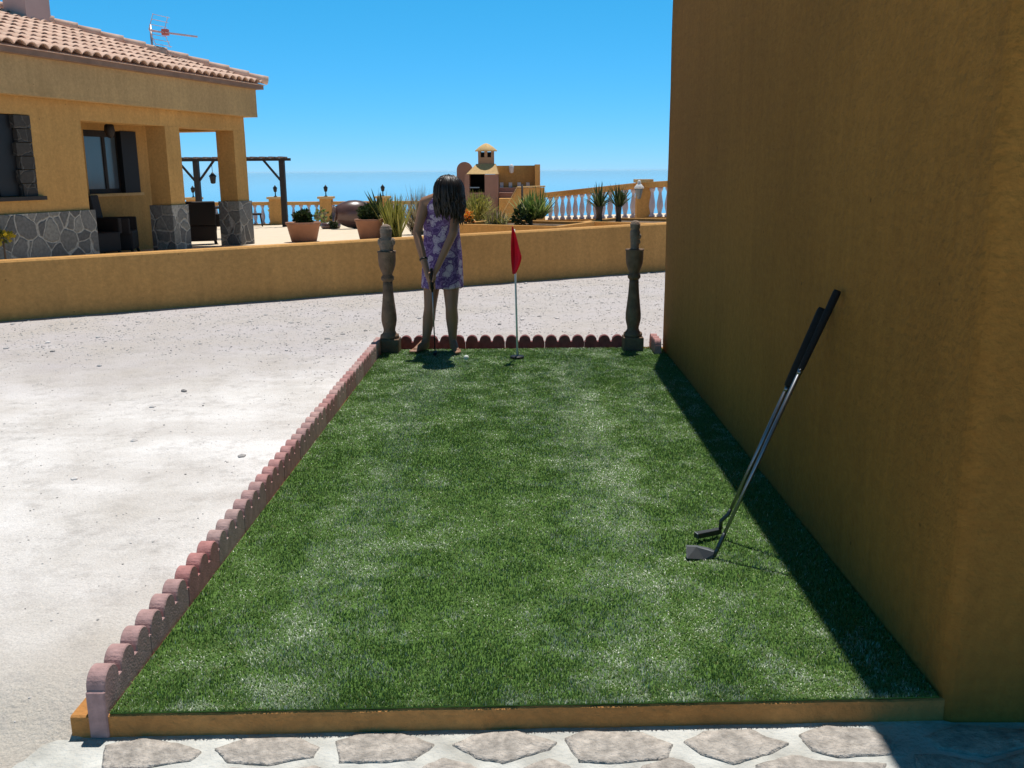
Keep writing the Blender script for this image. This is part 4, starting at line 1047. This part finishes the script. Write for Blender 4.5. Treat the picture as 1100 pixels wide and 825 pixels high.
b = MB(); qbox(b, 536, 201.8, 572, 240, QD+.75, QD+1.09, zf); qbox(b, 536, 207, 551, 240, QD+.35, QD+.749, zf); b.build('worktop', M['purple'], bq)
b = MB(); qbox(b, 536, 213.5, 575, 240, QD-.3, QD+.349, zf); b.build('front_bench', M['stucco'], bq)
wl_ = qp(549.5, 183, QD+1.1)
t = thing('wall_lamp', 'white lamp on the back wall of the barbecue corner', 'lamp', wl_)
b = MB(); b.box((wl_.x-.03, QD+1.05, wl_.z-.06), (wl_.x+.03, QD+1.098, wl_.z+.12)); b.build('bracket', M['white'], t)
b = MB(); b.lathe((wl_.x, QD+.97, wl_.z-.08), [(.02, 0), (.06, .03), (.07, .16), (.05, .22), (.01, .25)], 10); b.build('lamp_shade', M['white'], t)
sw = thing('stair_wall', 'orange rendered stair wall with a sloping pale top edge beside the barbecue', 'wall', qp(560, 238, 23))
b = MB(); pts = [qp(x, y, 23) for x, y in ((536, 250), (537, 237), (555.5, 202.5), (585, 201.5), (586, 250))]; b.prism(pts, (0, .28, 0)); b.build('wall', M['stucco'], sw)
b = MB()
for (xa, ya), (xb, yb) in (((536.3, 236.5), (555.3, 202)), ((555.6, 201.9), (585.8, 200.9))):
    p, q = qp(xa, ya, 22.97), qp(xb, yb, 22.97); up = Vector((0, 0, .03)); b.hexa([p, q, q+Vector((0, .34, 0)), p+Vector((0, .34, 0))], [p+up, q+up, q+up+Vector((0, .34, 0)), p+up+Vector((0, .34, 0))])
b.build('coping', M['tan'], sw)
sp = qp(561.5, 236, 20); b = MB(); zz = flz(sp.x, 20)
b.tube([(sp.x, 20, zz), (sp.x-.01, 20, qp(561, 198, 20).z)], .022, 8); tag(b.build('garden_stake', M['dark']), 'thin dark stake standing upright before the stair wall', 'stake')

# ------------------------------------------------------------------ pots, jar
def pot(px, pybot, pytop, wtop, wbot, label, bush_h):
    c_ = fl(px, pybot); D = c_.y; k = (c_-CAM).dot(FWD)/F; rt, rb_ = wtop*k/2, wbot*k/2; hh = (pybot-pytop)*k*.99
    t = thing('flower_pot', label, 'flower pot', c_, 'terracotta pots on the terrace')
    b = MB(); cc = c_+Vector((0, rb_*.6, 0))
    b.lathe(cc, [(rb_*.96, 0), (rb_, .01), (rt*.96, hh*.88), (rt*1.02, hh*.885), (rt*1.03, hh), (rt*.9, hh), (rt*.86, hh*.9)], 28); b.build('pot', M['terracotta'], t)
    b = MB(); b.lathe(cc+Vector((0, 0, hh*.9)), [(rt*.87, -.01), (rt*.87, .0), (.01, .01)], 20); b.build('soil', M['soil'], t)
    return cc+Vector((0, 0, hh*.9)), k, t
def leafcloud(mb, cols, c, rad, n, size, palette, rs, gap=.0, shell=.45):
    for _ in range(n):
        while True:
            p = Vector((rs.uniform(-1, 1), rs.uniform(-1, 1), rs.uniform(-1, 1)))
            if shell < p.length < 1: break
        k = 1+.35*mnoise.noise(p*2.2+c); q = c+Vector((p.x*rad[0]*k, p.y*rad[1]*k, p.z*rad[2]*k))
        d = (p+Vector((rs.uniform(-.7, .7), rs.uniform(-.7, .7), rs.uniform(-.2, .9)))).normalized(); s = d.cross(Vector((rs.uniform(-1, 1), rs.uniform(-1, 1), rs.uniform(-1, 1)))).normalized()
        L_ = size*rs.uniform(.6, 1.4); w = L_*.32
        mb.add([q, q+d*L_*.5+s*w, q+d*L_, q+d*L_*.5-s*w], [(0, 1, 2, 3)]); col = palette[rs.randrange(len(palette))]; v_ = rs.uniform(.75, 1.25)
        cols.extend([(col[0]*v_, col[1]*v_, col[2]*v_, 1)]*4)
def blades(mb, cols, c, n, length, spread, width, palette, rs, droop=.5, jitter=.05):
    for _ in range(n):
        a = rs.uniform(0, 2*PI); el = rs.uniform(0, 1)**.7*spread; L_ = length*rs.uniform(.65, 1.1); d = Vector((math.cos(a)*math.sin(el), math.sin(a)*math.sin(el), math.cos(el)))
        p = c+Vector((rs.uniform(-jitter, jitter), rs.uniform(-jitter, jitter), 0)); sd = d.cross(Vector((0, 0, 1)))
        sd = sd.normalized() if sd.length > 1e-3 else Vector((1, 0, 0)); vs = []
        for i in range(5):
            f = i/4; w = width*(1-f)**.6*(.6+.8*min(1, f*3))*.5+.0006; vs += [p-sd*w, p+sd*w]
            d2 = (d+Vector((0, 0, -droop*f*f*math.sin(el)))).normalized(); p = p+d2*L_/4
        mb.add(vs, [(2*i, 2*i+1, 2*i+3, 2*i+2) for i in range(4)]); col = palette[rs.randrange(len(palette))]; v_ = rs.uniform(.8, 1.2)
        cols.extend([(col[0]*v_, col[1]*v_, col[2]*v_, 1)]*len(vs))
rs = random.Random(11)
DG = [(.035, .06, .018), (.05, .08, .022), (.025, .045, .016)]
YG = [(.34, .32, .06), (.26, .26, .05), (.40, .36, .10), (.20, .21, .045)]
GR = [(.14, .22, .045), (.22, .30, .07), (.08, .13, .03), (.36, .40, .14)]
DRY = [(.26, .21, .13), (.20, .17, .10), (.33, .28, .19)]
PALM = [(.045, .075, .025), (.07, .10, .03), (.10, .12, .045), (.035, .06, .022)]
def plant(name, label, cat, base, fill, stem=None, mat_='leaf', group='plants on the terrace'):
    t = thing(name, label, cat, base, group); b = MB(); cols_ = []; fill(b, cols_); b.build('foliage', M[mat_], t, colors=cols_)
    if stem: b = MB(); stem(b); b.build('stem', M['soil'], t)
    return t
for px, yb, ytp, wt, wb, lab, blab, n in ((325, 260, 239, 37, 27, 'large terracotta pot with small round bush, nearer the porch', 'small dark round bush in the terracotta pot nearer the porch', 420),
                                     (396.5, 257.5, 235.5, 31, 22, 'terracotta pot with low bush between brown jar and stone post', 'low dark round bush in the pot beside the brown jar', 380)):
    top, k, _ = pot(px, yb, ytp, wt, wb, lab, 0)
    r = 8.5*k if px < 350 else 10*k
    plant('round_bush', blab, 'bush', top, lambda b, c: leafcloud(b, c, top+Vector((0, 0, r*.75)), (r, r, r*.9), n*3, .06, DG, rs, shell=.2), lambda b: b.tube([top, top+Vector((0, 0, r*.6))], .02, 6))
top, k, _ = pot(296, 241, 235, 11, 8, 'small terracotta pot by the sea balustrade pillar', 0)
plant('potted_shrub', 'thin shrub in the small pot by the sea balustrade', 'shrub', top, lambda b, c: leafcloud(b, c, top+Vector((0, 0, .3)), (.22, .22, .3), 260, .09, GR, rs, shell=.1), lambda b: b.tube([top, top+Vector((0, 0, .25))], .015, 6))
# big brown jar lying on its side
jb = fl(379, 246); k = (jb-CAM).dot(FWD)/F; ax = Vector((-.93, -.36, .06)).normalized(); R_ = 15.2*k; Lj = 44*k
jc = jb+Vector((0, R_*.6, R_*1.0))-ax*Lj*.5
t = thing('clay_jar', 'huge glossy brown clay jar lying on its side', 'jar', jb)
b = MB(); b.lathe(jc, [(R_*.05, 0), (R_*.35, Lj*.015), (R_*.62, Lj*.07), (R_*.85, Lj*.18), (R_*.98, Lj*.34), (R_, Lj*.47), (R_*.95, Lj*.62), (R_*.80, Lj*.78), (R_*.60, Lj*.9), (R_*.50, Lj*.95)], 32, ax); b.build('jar_body', M['jar'], t)
b = MB(); b.lathe(jc+ax*Lj*.951, [(R_*.50, 0), (R_*.58, .02), (R_*.60, .05), (R_*.52, .055), (R_*.45, .0)], 28, ax); b.build('rim', M['jar'], t)
sb_ = fl(354, 246); kk = (sb_-CAM).dot(FWD)/F; b = MB(); b.lathe(sb_+Vector((0, .2, 0)), [(9*kk, 0), (10.5*kk, .04), (11*kk, .16), (9.8*kk, .16), (9.2*kk, .10)], 20)
tag(b.build('low_bowl', M['jar']), 'low dark round bowl on the floor beside the brown jar', 'bowl')
p = fl(345, 243); plant('flowering_shrub', 'small loose shrub between the pergola post and the brown jar', 'shrub', p, lambda b, c: leafcloud(b, c, p+Vector((0, 0, .28)), (.2, .2, .26), 200, .10, GR+DRY, rs, shell=.05), lambda b: b.tube([p, p+Vector((0, 0, .28))], .012, 6))
p = fl(359, 246); plant('leafy_plant', 'dark leafy plant squeezed against the mouth of the brown jar', 'plant', p, lambda b, c: leafcloud(b, c, p+Vector((0, 0, .22)), (.07, .1, .24), 140, .10, DG, rs, shell=.05), lambda b: b.tube([p, p+Vector((0, 0, .2))], .01, 6))
def at_floor(px, D): q = aty(px, 230, D); q.z = flz(q.x, q.y); return q
p = fl(424.5, 256.5); plant('grass_tuft', 'upright yellow-green grassy tuft rising behind the stone post by the girl', 'plant', p, lambda b, c: blades(b, c, p, 150, .92, .52, .035, YG, rs, .6, .12))
p = at_floor(408, 27); plant('spiky_plant', 'dark spiky plant with thick leaves behind the terracotta pot', 'plant', p, lambda b, c: blades(b, c, p+Vector((0, 0, .2)), 34, .95, 1.15, .11, DG, rs, .35, .05), lambda b: b.tube([p, p+Vector((0, 0, .35))], .06, 8))
p = at_floor(448, 21.5); plant('dry_bush', 'dry greyish twiggy bush showing past the girl\'s shoulder', 'bush', p, lambda b, c: blades(b, c, p, 260, 1.1, .85, .016, DRY, rs, .5, .12))
p = at_floor(511, 19.2); p.z = za; plant('yellow_bush', 'fluffy yellow-green bush beside the girl\'s hair', 'bush', p, lambda b, c: (blades(b, c, p, 420, .62, 1.0, .014, YG+[(.22, .19, .06)], rs, .7, .12), leafcloud(b, c, p+Vector((0, 0, .3)), (.3, .28, .28), 300, .06, YG, rs, shell=.1)))
p = at_floor(533, 18.4); p.z = za; plant('dry_bush', 'low grey-brown bush at the foot of the sloping stair wall', 'bush', p, lambda b, c: (blades(b, c, p, 200, .33, 1.25, .014, DRY+YG, rs, .5, .2)))
p = at_floor(570, 17.9); p.z = za; plant('yucca', 'bright green spiky yucca behind the red flag', 'plant', p, lambda b, c: (blades(b, c, p+Vector((0, 0, .10)), 130, .55, 1.35, .045, GR, rs, .4, .10), blades(b, c, p+Vector((.17, 0, .12)), 90, .62, 1.1, .034, GR+[(.2, .22, .09)], rs, .4, .05)), lambda b: b.tube([p-Vector((0, 0, .05)), p+Vector((0, 0, .16))], .04, 8))
p = at_floor(560, 17.7); p.z = za; plant('leafy_plant', 'dark low leafy shrub right beside the flag top', 'shrub', p, lambda b, c: leafcloud(b, c, p+Vector((0, 0, .16)), (.16, .16, .17), 260, .08, DG, rs, shell=.1), lambda b: b.tube([p, p+Vector((0, 0, .12))], .015, 6))
p = at_floor(503.5, 17.7); p.z = za
def orange(b, c):
    for _ in range(70):
        q = p+Vector((rs.uniform(-.06, .07), rs.uniform(-.06, .06), rs.uniform(.06, .26))); leafcloud(b, c, q, (.03, .03, .03), 3, .045, [(.75, .18, .02), (.8, .28, .03), (.7, .4, .05)], rs, shell=.0)
    leafcloud(b, c, p+Vector((0, 0, .08)), (.09, .09, .08), 70, .06, DG, rs, shell=0)
plant('orange_flowers', 'clump of bright orange flowers beside the girl', 'flowers', p, orange, lambda b: b.tube([p-Vector((0, 0, .02)), p+Vector((0, 0, .12))], .01, 6))
for px, lab in ((643.5, 'small palm with broad dark crown, farther from the lamp pillar'), (664.5, 'slimmer small palm nearer the lamp pillar')):
    D = 19.0; p = at_floor(px, D); p.z = zp; hz = aty(px, 224, D).z
    p2 = Vector((p.x, p.y, hz))
    plant('small_palm', lab, 'palm', p, lambda b, c: blades(b, c, p2, 95 if px < 650 else 75, .52, 1.15 if px < 650 else .95, .034, PALM, rs, .5, .03), lambda b: b.tube([p-Vector((0, 0, .03)), p.lerp(p2, .6), p2+Vector((0, 0, .04))], [.075, .06, .085] if px < 650 else [.065, .05, .065], 10), group='small palms in the planter')
p = aty(4, 262, 12.6); p.z = flz(p.x, p.y)
def yel(b, c): leafcloud(b, c, Vector((p.x, p.y, aty(4, 255, 12.6).z)), (.10, .10, .05), 110, .07, [(.55, .42, .03), (.45, .35, .03), (.10, .12, .03)], rs, shell=.0)
plant('yellow_plant', 'small yellow flowering plant by the grey stone house base', 'plant', p, yel, lambda b: b.tube([p, Vector((p.x, p.y, aty(4, 256, 12.6).z))], .012, 6))

# ------------------------------------------------------------------ light
sd_ = Vector((.215, .95, 3.3)).normalized(); el = math.asin(sd_.z); azs = math.atan2(sd_.x, sd_.y)
wd = bpy.data.worlds.new('World'); scene.world = wd; wd.use_nodes = True; nt = wd.node_tree
sky = nt.nodes.new('ShaderNodeTexSky'); sky.sky_type = 'NISHITA'; sky.sun_disc = False; sky.sun_elevation = el; sky.sun_rotation = azs
sky.air_density = .6; sky.dust_density = 0; sky.ozone_density = 6.0; sky.altitude = 0
bg = nt.nodes['Background']; bg.inputs['Strength'].default_value = .1
# deepen the blue of the clear southern sky, channel by channel
sep = nt.nodes.new('ShaderNodeSeparateColor'); cmb = nt.nodes.new('ShaderNodeCombineColor'); nt.links.new(sky.outputs[0], sep.inputs[0])
for i, (pw, gain) in enumerate(((1.35, .26), (.55, 2.14), (.62, 2.70))):
    pn = nt.nodes.new('ShaderNodeMath'); pn.operation = 'POWER'; pn.inputs[1].default_value = pw; nt.links.new(sep.outputs[i], pn.inputs[0])
    mn = nt.nodes.new('ShaderNodeMath'); mn.operation = 'MULTIPLY'; mn.inputs[1].default_value = gain; nt.links.new(pn.outputs[0], mn.inputs[0]); nt.links.new(mn.outputs[0], cmb.inputs[i])
tcw = nt.nodes.new('ShaderNodeTexCoord'); sxw = nt.nodes.new('ShaderNodeSeparateXYZ'); nt.links.new(tcw.outputs['Generated'], sxw.inputs[0])
zen = nt.nodes.new('ShaderNodeMapRange'); zen.inputs[1].default_value = .19; zen.inputs[2].default_value = .55; zen.inputs[3].default_value = 1; zen.inputs[4].default_value = .22
nt.links.new(sxw.outputs[2], zen.inputs[0])                     # a dry clear sky is much darker high up than over the sea
mz = nt.nodes.new('ShaderNodeMix'); mz.data_type = 'RGBA'; mz.blend_type = 'MULTIPLY'; mz.inputs[0].default_value = 1
nt.links.new(cmb.outputs[0], mz.inputs[6]); nt.links.new(zen.outputs[0], mz.inputs[7]); nt.links.new(mz.outputs[2], bg.inputs[0])
sl = bpy.data.lights.new('sun', 'SUN'); so = bpy.data.objects.new('sun', sl); COL.objects.link(so)
sl.energy = 4.2; sl.angle = math.radians(.53); sl.color = (1, .965, .91)
so.rotation_euler = (-sd_).to_track_quat('-Z', 'Y').to_euler(); so.location = (0, 0, 20)
vs_ = scene.view_settings; vs_.view_transform = 'Standard'; vs_.look = 'None'; vs_.gamma = 1; vs_.exposure = .15; vs_.use_curve_mapping = False
scene.cycles.max_bounces = 8; scene.cycles.diffuse_bounces = 4; scene.cycles.volume_bounces = 2
# ------------------------------------------------------------------ sea haze
hm = bpy.data.materials.new('sea_haze'); hm.use_nodes = True; hn_ = hm.node_tree
hn_.nodes.remove(hn_.nodes['Principled BSDF']); pv_ = hn_.nodes.new('ShaderNodeVolumePrincipled')
pv_.inputs['Color'].default_value = (.78, .95, 1, 1); pv_.inputs['Density'].default_value = .000012; pv_.inputs['Anisotropy'].default_value = .0
hn_.links.new(pv_.outputs[0], hn_.nodes['Material Output'].inputs['Volume'])
hb_ = MB(); hb_.box((-41000, -200, -62), (41000, 50500, 9)); struct(hb_.build('haze', hm), 'stuff')
